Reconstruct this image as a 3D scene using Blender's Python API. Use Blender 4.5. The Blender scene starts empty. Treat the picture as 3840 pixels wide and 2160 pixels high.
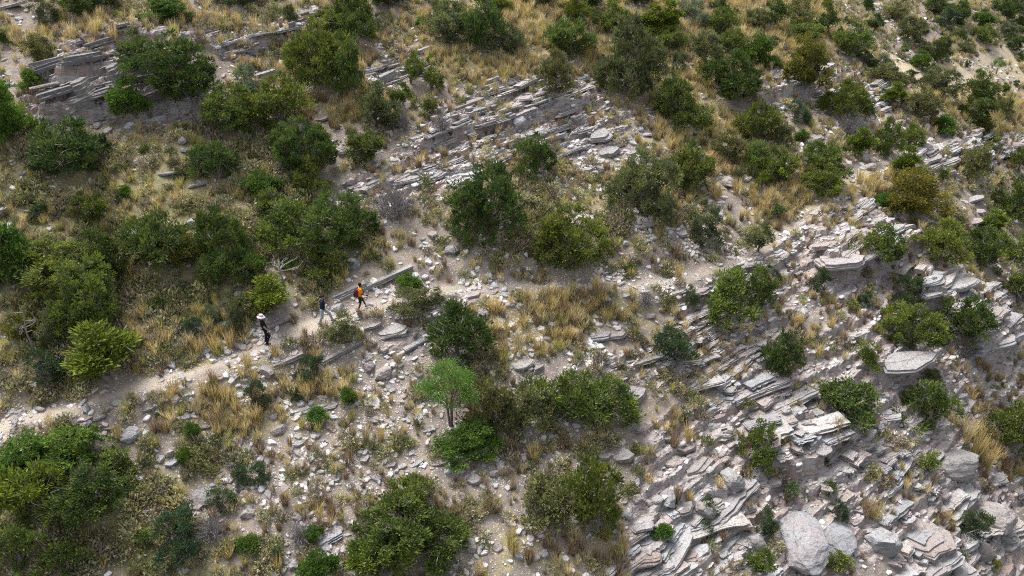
import bpy, math, random
import numpy as np
from mathutils import Vector, Matrix

random.seed(7)
rng = np.random.default_rng(7)
scene = bpy.context.scene
C = scene.collection

# ------------------------------------------------------------------ camera
PITCH = math.radians(27.0)
CAM = np.array([0.0, 0.0, 40.0])
cam_d = bpy.data.cameras.new('camera')
cam_d.sensor_width = 36.0
cam_d.lens = 18.0 / math.tan(math.radians(31.0))
cam_d.clip_start = 0.5
cam_d.clip_end = 3000.0
cam = bpy.data.objects.new('camera', cam_d)
cam.location = CAM
cam.rotation_euler = (math.pi / 2 - PITCH, 0, 0)
C.objects.link(cam)
scene.camera = cam

# ------------------------------------------------------------------ light
SUN_DIR = Vector((-0.30, 0.34, 0.88)).normalized()        # towards the sun
sun_el = math.asin(SUN_DIR.z)
sun_az = math.atan2(SUN_DIR.x, SUN_DIR.y)
world = bpy.data.worlds.new('World')
scene.world = world
world.use_nodes = True
wn = world.node_tree.nodes
wl = world.node_tree.links
sky = wn.new('ShaderNodeTexSky')
sky.sky_type = 'NISHITA'
sky.sun_disc = False
sky.sun_elevation = sun_el
sky.sun_rotation = sun_az
sky.air_density = 1.0
sky.dust_density = 4.0
bw = wn.new('ShaderNodeRGBToBW')                          # thin even cloud takes most of the blue out of the sky
wl.new(sky.outputs[0], bw.inputs[0])
veil = wn.new('ShaderNodeMix'); veil.data_type = 'RGBA'; veil.inputs[0].default_value = 0.72
wl.new(sky.outputs[0], veil.inputs[6]); wl.new(bw.outputs[0], veil.inputs[7])
wl.new(veil.outputs[2], wn['Background'].inputs[0])
wn['Background'].inputs[1].default_value = 0.13
sun_d = bpy.data.lights.new('sun', 'SUN')
sun_d.energy = 1.5
sun_d.angle = math.radians(32)
sun_d.color = (1.0, 0.98, 0.95)
sun = bpy.data.objects.new('sun', sun_d)
sun.rotation_euler = SUN_DIR.to_track_quat('Z', 'Y').to_euler()
sun.location = (0, 0, 80)
C.objects.link(sun)
vs = scene.view_settings
vs.view_transform = 'Standard'
vs.look = 'None'
vs.gamma = 1.0
vs.exposure = 1.55
scene.cycles.use_denoising = False
scene.cycles.filter_width = 1.1

# ------------------------------------------------------------------ maths helpers
F = 1288.0 / math.tan(math.radians(31.0))        # focal length, in pixels of a 2576 px wide picture
CP, SP = math.cos(PITCH), math.sin(PITCH)


def hash2(ix, iy, seed):
    h = (ix.astype(np.int64) * 374761393 + iy.astype(np.int64) * 668265263 + seed * 974634777) & 0x7fffffff
    h = ((h ^ (h >> 13)) * 1274126177) & 0x7fffffff
    h = ((h ^ (h >> 16)) * 2246822519) & 0x7fffffff
    return ((h ^ (h >> 15)) & 0xffffff) / float(0xffffff)


def vnoise(x, y, seed):
    xi = np.floor(x); yi = np.floor(y)
    fx = x - xi; fy = y - yi
    fx = fx * fx * (3 - 2 * fx); fy = fy * fy * (3 - 2 * fy)
    a = hash2(xi, yi, seed); b = hash2(xi + 1, yi, seed)
    c = hash2(xi, yi + 1, seed); d = hash2(xi + 1, yi + 1, seed)
    return (a + (b - a) * fx) * (1 - fy) + (c + (d - c) * fx) * fy - 0.5


def fbm(x, y, scale, seed, octv=3, gain=0.5):
    r = 0; amp = 1.0; s = 1.0 / scale
    for o in range(octv):
        r = r + amp * vnoise(x * s + 17.3 * o, y * s - 9.1 * o, seed + o * 31)
        amp *= gain; s *= 2.03
    return r


def sstep(a, b, x):
    t = np.clip((x - a) / (b - a), 0, 1)
    return t * t * (3 - 2 * t)


def softplus(d, k):
    return np.where(d / k > 20, d, k * np.log1p(np.exp(np.minimum(d / k, 20))))


def H0(x, y):
    """large shape of the hillside"""
    z = -2.7 - 0.171 * x + 0.455 * y
    z = z - 0.16 * softplus((x - 20) * 0.6 + (y - 62) * 0.8, 3.0)          # the slope eases towards the valley
    z = z - 0.45 * softplus((x - 19) * 0.85 - (y - 36) * 0.45, 2.0)         # falls away into the gully on the right
    far = softplus(y - 125, 10.0)
    z = z - 0.2 * far
    z = z + 1.3 * fbm(x, y, 16.0, 11, 2) + 0.5 * fbm(x, y, 5.0, 23, 2)
    return z


def rays(px, py):
    u = (np.asarray(px, float) - 1288.0) / F
    v = (np.asarray(py, float) - 724.5) / F
    return np.stack([u, CP - v * SP, -SP - v * CP], -1)


def hit(px, py, hf):
    d = rays(px, py)
    n = d.shape[0]
    t0 = np.full(n, 18.0); done = np.zeros(n, bool); lo = t0.copy(); hi = np.full(n, 260.0)
    t = 18.0
    while t < 260 and not done.all():
        p = CAM + d * t
        below = (p[:, 2] < hf(p[:, 0], p[:, 1])) & ~done
        hi[below] = t; lo[below] = t - 0.3
        done |= below
        t += 0.3
    for _ in range(14):
        m = (lo + hi) / 2
        p = CAM + d * m[:, None]
        b = p[:, 2] < hf(p[:, 0], p[:, 1])
        hi = np.where(b, m, hi); lo = np.where(b, lo, m)
    return CAM + d * hi[:, None]


def proj(P):
    q = P - CAM
    X = q[..., 0]
    Z = q[..., 1] * CP - q[..., 2] * SP
    Yd = -q[..., 1] * SP - q[..., 2] * CP
    return 1288 + F * X / Z, 724.5 + F * Yd / Z, Z


def wpoly(pts):
    a = np.array(pts, float)
    return hit(a[:, 0], a[:, 1], H0)[:, :2]


def poly_sd(poly, x, y):
    """signed distance, positive inside"""
    d2 = np.full(x.shape, 1e9); inside = np.zeros(x.shape, bool)
    n = len(poly)
    for i in range(n):
        ax, ay = poly[i]; bx, by = poly[(i + 1) % n]
        ex, ey = bx - ax, by - ay
        wx, wy = x - ax, y - ay
        t = np.clip((wx * ex + wy * ey) / (ex * ex + ey * ey + 1e-9), 0, 1)
        d2 = np.minimum(d2, (wx - ex * t) ** 2 + (wy - ey * t) ** 2)
        if abs(ey) > 1e-9:
            c = ((ay > y) != (by > y)) & (x < ex * (y - ay) / ey + ax)
            inside ^= c
    d = np.sqrt(d2)
    return np.where(inside, d, -d)


def line_dist(pl, x, y):
    d2 = np.full(x.shape, 1e9); zz = np.zeros(x.shape)
    for i in range(len(pl) - 1):
        ax, ay, az = pl[i]; bx, by, bz = pl[i + 1]
        ex, ey = bx - ax, by - ay
        t = np.clip(((x - ax) * ex + (y - ay) * ey) / (ex * ex + ey * ey + 1e-9), 0, 1)
        q = (x - ax - ex * t) ** 2 + (y - ay - ey * t) ** 2
        m = q < d2
        d2 = np.where(m, q, d2); zz = np.where(m, az + (bz - az) * t, zz)
    return np.sqrt(d2), zz


# ------------------------------------------------------------------ zones of the hillside
ROCK = [  # (outline, strength)
    ([(1540, 1460), (1570, 1180), (1700, 1030), (1840, 930), (2010, 850), (2150, 770), (2330, 700), (2480, 700), (2590, 760), (2590, 1460)], 1.0),
    ([(1480, 900), (1640, 840), (1760, 720), (1900, 650), (2020, 540), (2200, 540), (2330, 590), (2340, 690), (2180, 770), (2000, 850), (1800, 950), (1520, 1010)], 0.75),
    ([(990, 380), (1080, 330), (1150, 260), (1270, 200), (1420, 195), (1520, 220), (1580, 300), (1560, 360), (1400, 400), (1180, 440), (1030, 420)], 1.0),
    ([(60, 260), (80, 180), (200, 130), (330, 130), (420, 150), (560, 260), (540, 310), (330, 320), (110, 310)], 1.0),
    ([(190, 130), (440, 112), (640, 90), (760, 40), (830, 15), (820, 60), (700, 130), (560, 160), (400, 140), (210, 145)], 0.9),
    ([(1890, 270), (1920, 180), (2100, 165), (2250, 170), (2280, 230), (2230, 320), (2100, 270), (1960, 300)], 0.8),
    ([(2230, 420), (2330, 370), (2470, 335), (2590, 335), (2590, 430), (2450, 440), (2350, 440)], 0.9),
    ([(820, 490), (900, 440), (1020, 415), (1220, 415), (1210, 460), (1060, 470), (900, 510)], 0.7),
    ([(900, 170), (1000, 140), (1080, 110), (1090, 170), (1040, 215), (920, 215)], 0.6),
    ([(960, 880), (1010, 800), (1150, 760), (1290, 740), (1250, 800), (1120, 870), (1000, 910)], 0.6),
]
HERB = [
    [(0, 330), (120, 320), (520, 310), (640, 330), (830, 440), (960, 640), (860, 690), (640, 760), (350, 900), (0, 1010), (-30, 700)],
    [(0, 1120), (380, 1120), (500, 1250), (560, 1460), (0, 1460)],
    [(1180, 430), (1600, 400), (1720, 480), (1800, 560), (1620, 640), (1330, 640), (1180, 560)],
]
GOLD = [
    [(-30, 25), (100, 60), (95, 125), (-30, 130)],
    [(560, 150), (900, 130), (1000, 260), (880, 330), (700, 280)],
    [(100, 60), (380, 50), (720, 30), (640, 60), (330, 112), (80, 112)],
    [(1000, 60), (1110, -20), (2010, -20), (2160, 100), (2000, 180), (1830, 240), (1780, 340), (1620, 220), (1420, 195), (1150, 215), (1050, 130)],
    [(1700, 260), (1880, 290), (1960, 470), (1840, 500), (1640, 360)],
    [(1960, 470), (2250, 420), (2290, 460), (2100, 560), (1980, 590), (1800, 560)],
    [(1210, 745), (1600, 730), (1640, 820), (1300, 910), (1200, 850)],
    [(340, 800), (620, 770), (640, 850), (560, 905), (360, 935)],
    [(430, 960), (700, 930), (860, 960), (820, 1000), (640, 1100), (430, 1070)],
    [(2400, 1030), (2480, 1060), (2540, 1180), (2510, 1190), (2400, 1080)],
    [(2280, 250), (2576, 250), (2576, 345), (2470, 335)],
    [(1240, 1330), (1560, 1320), (1540, 1460), (1230, 1460)],
]
BARE = [
    [(2230, 130), (2330, 190), (2420, 130), (2600, 120), (2600, 250), (2470, 240), (2330, 260)],
    [(2020, 900), (2190, 840), (2230, 930), (2180, 1000), (2040, 980)],
]
STONY = [
    [(0, 1010), (640, 850), (1000, 740), (1500, 600), (1800, 560), (2060, 500), (2060, 560), (1720, 720), (1560, 850), (1560, 1460), (420, 1460), (430, 1120), (0, 1085)],
    [(960, 400), (1240, 350), (1620, 300), (1800, 500), (1780, 640), (1500, 620), (1330, 600), (1180, 440), (980, 620), (840, 500)],
    [(380, 60), (830, 20), (830, 140), (1000, 140), (1000, 250), (860, 400), (620, 300), (600, 160)],
]
PATH = [(-40, 1088), (0, 1075), (200, 1022), (400, 962), (560, 912), (672, 868), (740, 838), (815, 812), (910, 778), (1000, 752), (1120, 735),
        (1250, 728), (1400, 725), (1550, 718), (1680, 708), (1780, 680), (1870, 650), (1940, 605), (2010, 560), (2080, 515),
        (2140, 470), (2185, 430), (2260, 395), (2340, 365)]
FARPATH = [(2405, 235), (2430, 185), (2460, 160), (2520, 140), (2600, 125)]

pw = hit(np.array([p[0] for p in PATH], float), np.array([p[1] for p in PATH], float), H0)
fpw = hit(np.array([p[0] for p in FARPATH], float), np.array([p[1] for p in FARPATH], float), H0)

BED = np.array([0.20, -0.05])                       # the strata: z = 0.20 x - 0.05 y + const
BEDN = Vector((-0.20, 0.05, 1.0)).normalized()
STRIKE = Vector((0.505, 0.371, 0.0)).normalized()
SA = math.atan2(STRIKE.y, STRIKE.x)


def axis(a, b, step0, step1, grow_lo, grow_hi, far_lo, far_hi):
    xs = [a]
    while xs[-1] < b:
        t = (xs[-1] - a) / (b - a)
        xs.append(xs[-1] + step0 + (step1 - step0) * t)
    lo = []; s = step0; x = a
    while x > far_lo:
        s *= grow_lo; x -= s; lo.append(x)
    hi = []; s = step1; x = xs[-1]
    while x < far_hi:
        s *= grow_hi; x += s; hi.append(x)
    return np.array(lo[::-1] + xs + hi)


GX = axis(-40, 64, 0.125, 0.165, 1.22, 1.22, -500, 700)
GY = axis(22, 112, 0.10, 0.28, 1.22, 1.22, -250, 600)
XX, YY = np.meshgrid(GX, GY)
xf = XX.ravel(); yf = YY.ravel()


def zone(polys, x, y, soft=0.9, seed=3):
    m = np.zeros(x.shape)
    wob = 1.6 * fbm(x, y, 3.0, seed, 3)
    for p in polys:
        st = 1.0
        if isinstance(p, tuple):
            p, st = p
        m = np.maximum(m, st * sstep(-soft, soft, poly_sd(wpoly(p), x, y) + wob))
    return m


def masks(x, y):
    r = zone(ROCK, x, y, 1.0, 41)
    h = zone(HERB, x, y, 2.0, 42)
    g = zone(GOLD, x, y, 1.5, 43)
    b = zone(BARE, x, y, 1.2, 44)
    s = zone(STONY, x, y, 2.0, 45)
    d, _ = line_dist(pw, x, y)
    d2, _ = line_dist(fpw, x, y)
    wob = 0.5 * fbm(x, y, 2.0, 46, 2)
    fade = 1 - 0.75 * sstep(-8, 0, x)
    p = np.maximum(0.95 * fade * (1 - sstep(0.15, 0.7, d + 1.1 * wob)), 0.5 * (1 - sstep(0.2, 0.6, d2 + wob)))
    return r, h, g, b, s, p


mR, mH, mG, mB, mS, mP = masks(xf, yf)
hz = H0(xf, yf)
inz = (xf > -42) & (xf < 66) & (yf > 20) & (yf < 114)
# path bench
d, zp = line_dist(pw, xf, yf)
pb = 1 - sstep(0.4, 1.9, d)
hz = hz * (1 - 0.8 * pb) + 0.8 * pb * (zp + 0.02)
# rock steps: the ground drops below these lines
CLIFFS = [
    ([(2050, 690), (2120, 705), (2200, 692), (2270, 672), (2335, 640)], 1.5, 4.5),
    ([(2310, 770), (2370, 800), (2420, 890), (2490, 925), (2580, 860)], 1.8, 5.0),
    ([(90, 305), (200, 312), (330, 300), (420, 285), (540, 300)], 1.2, 4.0),
    ([(110, 225), (250, 215), (380, 205), (500, 215)], 1.0, 3.0),
    ([(190, 140), (420, 135), (560, 150), (700, 118), (820, 62)], 0.7, 3.0),
    ([(1900, 1165), (2000, 1205), (2085, 1170), (2120, 1105)], 1.1, 3.0),
    ([(1020, 405), (1160, 345), (1300, 320), (1430, 285), (1540, 262)], 0.8, 2.5),
    ([(1895, 300), (1950, 255), (2060, 235)], 0.9, 3.0),
    ([(2190, 945), (2260, 955), (2340, 940)], 0.9, 2.5),
]
for pts, hc, Lc in CLIFFS:
    pl = hit(np.array([p[0] for p in pts], float), np.array([p[1] for p in pts], float), H0)
    wx = xf + .35 * fbm(xf, yf, 1.1, 131, 3); wy = yf + .35 * fbm(xf, yf, 1.1, 137, 3)
    best = np.full(xf.shape, 1e9); sgn = np.zeros(xf.shape); tend = np.zeros(xf.shape)
    for i in range(len(pl) - 1):
        ax, ay, _ = pl[i]; ex, ey = pl[i + 1][0] - ax, pl[i + 1][1] - ay
        t = np.clip(((wx - ax) * ex + (wy - ay) * ey) / (ex * ex + ey * ey), 0, 1)
        q = np.hypot(wx - ax - ex * t, wy - ay - ey * t)
        m = q < best
        best = np.where(m, q, best); sgn = np.where(m, ex * (wy - ay) - ey * (wx - ax), sgn)
        tend = np.where(m, (i + t) / (len(pl) - 1), tend)
    ends = sstep(0, .12, tend) * sstep(0, .12, 1 - tend)
    sd_ = np.where(sgn > 0, best, -best)
    hz += hc * ends * sstep(-.12, .22, sd_) * np.exp(-np.maximum(sd_, 0) / Lc) * (best < 25)

# rock: broken ledges that follow the strata
sx = (xf * STRIKE.x + yf * STRIKE.y); sy = (-xf * STRIKE.y + yf * STRIKE.x)
idx = np.where((mR > 0.02) & inz)[0]
X, Y = xf[idx], yf[idx]
SX = sx[idx] + 0.35 * fbm(X, Y, 1.2, 5, 2); SY = sy[idx] + 0.25 * fbm(X, Y, 1.0, 6, 2)


def cells(SX, SY, a, b, seed):
    gx = SX / a; gy = SY / b
    ix = np.floor(gx); iy = np.floor(gy)
    f1 = np.full(gx.shape, 9.0); f2 = np.full(gx.shape, 9.0); cid = np.zeros(gx.shape)
    for ox in (-1, 0, 1):
        for oy in (-1, 0, 1):
            cx, cy = ix + ox, iy + oy
            jx = cx + 0.1 + 0.8 * hash2(cx, cy, seed); jy = cy + 0.1 + 0.8 * hash2(cx, cy, seed + 1)
            dd = np.hypot((gx - jx), (gy - jy))
            val = hash2(cx, cy, seed + 2)
            m = dd < f1
            f2 = np.where(m, f1, np.minimum(f2, dd))
            cid = np.where(m, val, cid)
            f1 = np.where(m, dd, f1)
    return f1, f2, cid


f1, f2, cid = cells(SX, SY, 1.9, 0.75, 71)
g1, g2, cid2 = cells(SX, SY, 0.62, 0.26, 81)
t = hz[idx] - (BED[0] * X + BED[1] * Y)
tw = t + 0.30 * fbm(X, Y, 2.4, 51, 2) + 0.10 * fbm(X, Y, 0.7, 52, 2) + 0.34 * (cid - 0.5)


def terrace(t, q, lo, hi, tread):
    n = np.floor(t / q); f = t / q - n
    return q * (n + tread * f + (1 - tread) * sstep(lo, hi, f))


big = terrace(tw, 0.62, 0.40, 0.60, 0.10)
fine = terrace(big, 0.17, 0.35, 0.6, 0.35)
mr = mR[idx]
rough = sstep(0.25, 0.75, mr + 0.5 * fbm(X, Y, 3.0, 61, 2))
dz = (fine - tw) + 0.16 * (cid - 0.5) + 0.03 * (cid2 - 0.5)
dz = dz - 0.16 * (1 - sstep(0.02, 0.10, f2 - f1)) 
path_keep = 1 - mP[idx]
hz[idx] += dz * rough * (0.35 + 0.65 * path_keep)
# small lumps everywhere
lum = 0.10 * fbm(xf, yf, 0.9, 91, 3) + 0.05 * fbm(xf, yf, 0.35, 95, 2)
hz += lum * np.where(inz, 1.0, 0.0) * (1 - 0.6 * mP)
HZ = hz.reshape(XX.shape)


def HF(x, y):
    """height of the finished ground"""
    x = np.asarray(x, float); y = np.asarray(y, float)
    i = np.clip(np.searchsorted(GX, x) - 1, 0, len(GX) - 2)
    j = np.clip(np.searchsorted(GY, y) - 1, 0, len(GY) - 2)
    a = np.clip((x - GX[i]) / (GX[i + 1] - GX[i]), 0, 1)
    b = np.clip((y - GY[j]) / (GY[j + 1] - GY[j]), 0, 1)
    return (HZ[j, i] * (1 - a) + HZ[j, i + 1] * a) * (1 - b) + (HZ[j + 1, i] * (1 - a) + HZ[j + 1, i + 1] * a) * b


# ------------------------------------------------------------------ mesh helpers
def mesh_np(name, V, T, mat=None, col=None, tint=None, smooth=False):
    V = np.ascontiguousarray(V, np.float32); T = np.ascontiguousarray(T, np.int32)
    me = bpy.data.meshes.new(name)
    k = T.shape[1]
    me.vertices.add(len(V)); me.vertices.foreach_set('co', V.ravel())
    me.loops.add(T.size); me.loops.foreach_set('vertex_index', T.ravel())
    me.polygons.add(len(T))
    me.polygons.foreach_set('loop_start', np.arange(0, T.size, k, dtype=np.int32))
    me.polygons.foreach_set('loop_total', np.full(len(T), k, np.int32))
    me.polygons.foreach_set('use_smooth', np.full(len(T), bool(smooth)))
    if col is not None:
        a = me.attributes.new('Col', 'FLOAT_COLOR', 'POINT')
        a.data.foreach_set('color', np.ascontiguousarray(col, np.float32).ravel())
    if tint is not None:
        a = me.attributes.new('tint', 'FLOAT', 'POINT')
        a.data.foreach_set('value', np.ascontiguousarray(tint, np.float32).ravel())
    if mat:
        me.materials.append(mat)
    me.update(calc_edges=True)
    return me


class MB:
    def __init__(self):
        self.v = []; self.f = []; self.t = []; self.n = 0

    def add(self, V, T, tint=0.5):
        V = np.asarray(V, float); T = np.asarray(T, int)
        if T.shape[1] == 4:
            T = np.concatenate([T[:, [0, 1, 2]], T[:, [0, 2, 3]]])
        self.v.append(V); self.f.append(T + self.n)
        self.t.append(np.full(len(V), tint) if np.isscalar(tint) else tint)
        self.n += len(V)

    def tube(self, pts, radii, sides=5, tint=0.5):
        pts = np.asarray(pts, float); k = len(pts)
        d = np.gradient(pts, axis=0); d /= np.linalg.norm(d, axis=1)[:, None] + 1e-9
        ref = np.array([0.31, 0.77, 0.55]); s = np.cross(d, ref); s /= np.linalg.norm(s, axis=1)[:, None] + 1e-9
        b = np.cross(d, s)
        a = np.arange(sides) * 2 * np.pi / sides
        ring = (s[:, None] * np.cos(a)[None, :, None] + b[:, None] * np.sin(a)[None, :, None]) * np.asarray(radii)[:, None, None]
        V = (pts[:, None] + ring).reshape(-1, 3)
        i = np.arange(k - 1)[:, None] * sides; j = np.arange(sides)[None]; j2 = (j + 1) % sides
        Q = np.stack([i + j, i + j2, i + sides + j2, i + sides + j], -1).reshape(-1, 4)
        self.add(V, Q, tint)

    def sprigs(self, P, D, L, W, tint, g):
        n = len(P)
        r = g.normal(size=(n, 3)); s = np.cross(D, r); s /= np.linalg.norm(s, axis=1)[:, None] + 1e-9
        nrm = np.cross(s, D)
        m = P + D * (L * 0.5)[:, None] + nrm * (W * 0.25)[:, None]
        V = np.stack([P, m - s * (W / 2)[:, None], P + D * L[:, None], m + s * (W / 2)[:, None]], 1).reshape(-1, 3)
        i = np.arange(n)[:, None] * 4
        T = np.concatenate([i + np.array([[0, 1, 2]]), i + np.array([[0, 2, 3]])])
        self.add(V, T, np.repeat(tint, 4))

    def mesh(self, name, mat, smooth=False):
        return mesh_np(name, np.concatenate(self.v), np.concatenate(self.f), mat, tint=np.concatenate(self.t), smooth=smooth)


def obj(name, me, parent=None):
    o = bpy.data.objects.new(name, me)
    C.objects.link(o)
    if parent is not None:
        o.parent = parent
    return o


def tag(o, label=None, cat=None, group=None, kind=None):
    if label: o['label'] = label
    if cat: o['category'] = cat
    if group: o['group'] = group
    if kind or cat: o['kind'] = kind or 'thing'
    return o


# ------------------------------------------------------------------ materials
def newmat(name):
    m = bpy.data.materials.new(name); m.use_nodes = True
    nt = m.node_tree
    for n in list(nt.nodes):
        nt.nodes.remove(n)
    return m, nt


class NT:
    def __init__(self, nt):
        self.nt = nt

    def n(self, t, **kw):
        nd = self.nt.nodes.new(t)
        for k, v in kw.items():
            setattr(nd, k, v)
        return nd

    def l(self, a, b):
        self.nt.links.new(a, b)

    def put(self, sock, v):
        if isinstance(v, bpy.types.NodeSocket):
            self.l(v, sock)
        else:
            sock.default_value = v

    def math(self, op, a, b=0.0, clamp=False):
        nd = self.n('ShaderNodeMath', operation=op, use_clamp=clamp)
        self.put(nd.inputs[0], a); self.put(nd.inputs[1], b)
        return nd.outputs[0]

    def mix(self, f, a, b, mode='MIX'):
        nd = self.n('ShaderNodeMix', data_type='RGBA', blend_type=mode)
        self.put(nd.inputs[0], f)
        self.put(nd.inputs[6], a if isinstance(a, bpy.types.NodeSocket) else (*a, 1.0))
        self.put(nd.inputs[7], b if isinstance(b, bpy.types.NodeSocket) else (*b, 1.0))
        return nd.outputs[2]

    def noise(self, vec, scale, detail=3.0, rough=0.55):
        nd = self.n('ShaderNodeTexNoise')
        if vec is not None: self.l(vec, nd.inputs['Vector'])
        nd.inputs['Scale'].default_value = scale
        nd.inputs['Detail'].default_value = detail
        nd.inputs['Roughness'].default_value = rough
        return nd.outputs[0]

    def ramp(self, f, lo, hi):
        nd = self.n('ShaderNodeMapRange', interpolation_type='SMOOTHSTEP')
        self.put(nd.inputs[0], f); nd.inputs[1].default_value = lo; nd.inputs[2].default_value = hi
        return nd.outputs[0]

    def bump(self, h, strength, dist):
        nd = self.n('ShaderNodeBump')
        nd.inputs['Strength'].default_value = strength; nd.inputs['Distance'].default_value = dist
        self.l(h, nd.inputs['Height'])
        return nd.outputs[0]

    def out(self, col, rough=0.9, normal=None, trans=0.0):
        o = self.n('ShaderNodeOutputMaterial')
        p = self.n('ShaderNodeBsdfPrincipled')
        p.inputs['Roughness'].default_value = rough
        p.inputs['Specular IOR Level'].default_value = 0.15
        self.put(p.inputs['Base Color'], col if isinstance(col, bpy.types.NodeSocket) else (*col, 1.0))
        if normal is not None: self.l(normal, p.inputs['Normal'])
        sh = p.outputs[0]
        if trans > 0:
            tr = self.n('ShaderNodeBsdfTranslucent')
            self.put(tr.inputs[0], col if isinstance(col, bpy.types.NodeSocket) else (*col, 1.0))
            mx = self.n('ShaderNodeMixShader'); mx.inputs[0].default_value = trans
            self.l(sh, mx.inputs[1]); self.l(tr.outputs[0], mx.inputs[2]); sh = mx.outputs[0]
        self.l(sh, o.inputs[0])


def plain(name, col, rough=0.8, var=0.25, scale=20):
    m, nt = newmat(name); N = NT(nt)
    tc = N.n('ShaderNodeTexCoord')
    f = N.noise(tc.outputs['Object'], scale)
    c = N.mix(f, tuple(v * (1 - var) for v in col), tuple(min(1, v * (1 + var)) for v in col))
    N.out(c, rough)
    return m


def foliage_mat(name, yel=(1.85, 1.7, 0.95), trans=0.25, inst=False):
    m, nt = newmat(name); N = NT(nt)
    oi = N.n('ShaderNodeAttribute', attribute_name='Col', attribute_type='INSTANCER') if inst else N.n('ShaderNodeObjectInfo')
    at = N.n('ShaderNodeAttribute', attribute_name='tint')
    tc = N.n('ShaderNodeTexCoord')
    ps = N.noise(tc.outputs['Object'], 1.6, 2.0)
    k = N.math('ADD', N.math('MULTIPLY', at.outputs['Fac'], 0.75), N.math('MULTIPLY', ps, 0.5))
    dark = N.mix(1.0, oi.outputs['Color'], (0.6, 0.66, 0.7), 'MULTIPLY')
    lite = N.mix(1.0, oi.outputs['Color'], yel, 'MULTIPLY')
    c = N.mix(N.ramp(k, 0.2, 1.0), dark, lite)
    N.out(c, 0.75, None, trans)
    return m


def attr_mat(name, rough=0.85, trans=0.0, grain=0.0, gscale=14.0):
    m, nt = newmat(name); N = NT(nt)
    at = N.n('ShaderNodeAttribute', attribute_name='Col', attribute_type='INSTANCER')
    c = at.outputs['Color']; nrm = None
    if grain > 0:
        g = N.n('ShaderNodeNewGeometry')
        f = N.noise(g.outputs['Position'], gscale, 4.0, 0.65)
        c = N.mix(f, N.mix(1.0, c, (1 - grain,) * 3, 'MULTIPLY'), N.mix(1.0, c, (1 + grain,) * 3, 'MULTIPLY'))
        nrm = N.bump(f, 0.5, 0.03)
    N.out(c, rough, nrm, trans)
    return m


def rock_mat(name, base, pink, dark):
    m, nt = newmat(name); N = NT(nt)
    oi = N.n('ShaderNodeObjectInfo'); tc = N.n('ShaderNodeTexCoord')
    g = N.n('ShaderNodeNewGeometry')
    pos = g.outputs['Position']
    mp = N.n('ShaderNodeMapping'); N.l(tc.outputs['Object'], mp.inputs[0]); mp.inputs['Scale'].default_value = (1.0, 1.6, 5.0)
    a = N.noise(pos, 0.9, 3.0); b = N.noise(pos, 6.0, 6.0, 0.75); s = N.noise(mp.outputs[0], 3.0, 5.0, 0.65); r = N.noise(pos, 2.1, 4.0, 0.6); l = N.noise(pos, 14.0, 3.0, 0.6)
    c = N.mix(N.ramp(N.math('ADD', a, N.math('MULTIPLY', N.math('SUBTRACT', oi.outputs['Random'], 0.5), 0.6)), 0.42, 0.72), base, pink)
    c = N.mix(N.math('MULTIPLY', N.ramp(b, 0.5, 0.66), 0.7), c, dark)
    c = N.mix(N.math('MULTIPLY', N.ramp(s, 0.52, 0.68), 0.65), c, dark)
    c = N.mix(N.math('MULTIPLY', N.ramp(r, 0.6, 0.72), 0.35), c, (0.33, 0.22, 0.14))
    c = N.mix(N.math('MULTIPLY', N.ramp(l, 0.58, 0.7), 0.35), c, (0.52, 0.51, 0.50))
    c = N.mix(1.0, c, oi.outputs['Color'], 'MULTIPLY')
    h = N.math('ADD', b, N.math('MULTIPLY', s, 0.8))
    N.out(c, 0.9, N.bump(h, 1.0, 0.08))
    return m


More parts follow.
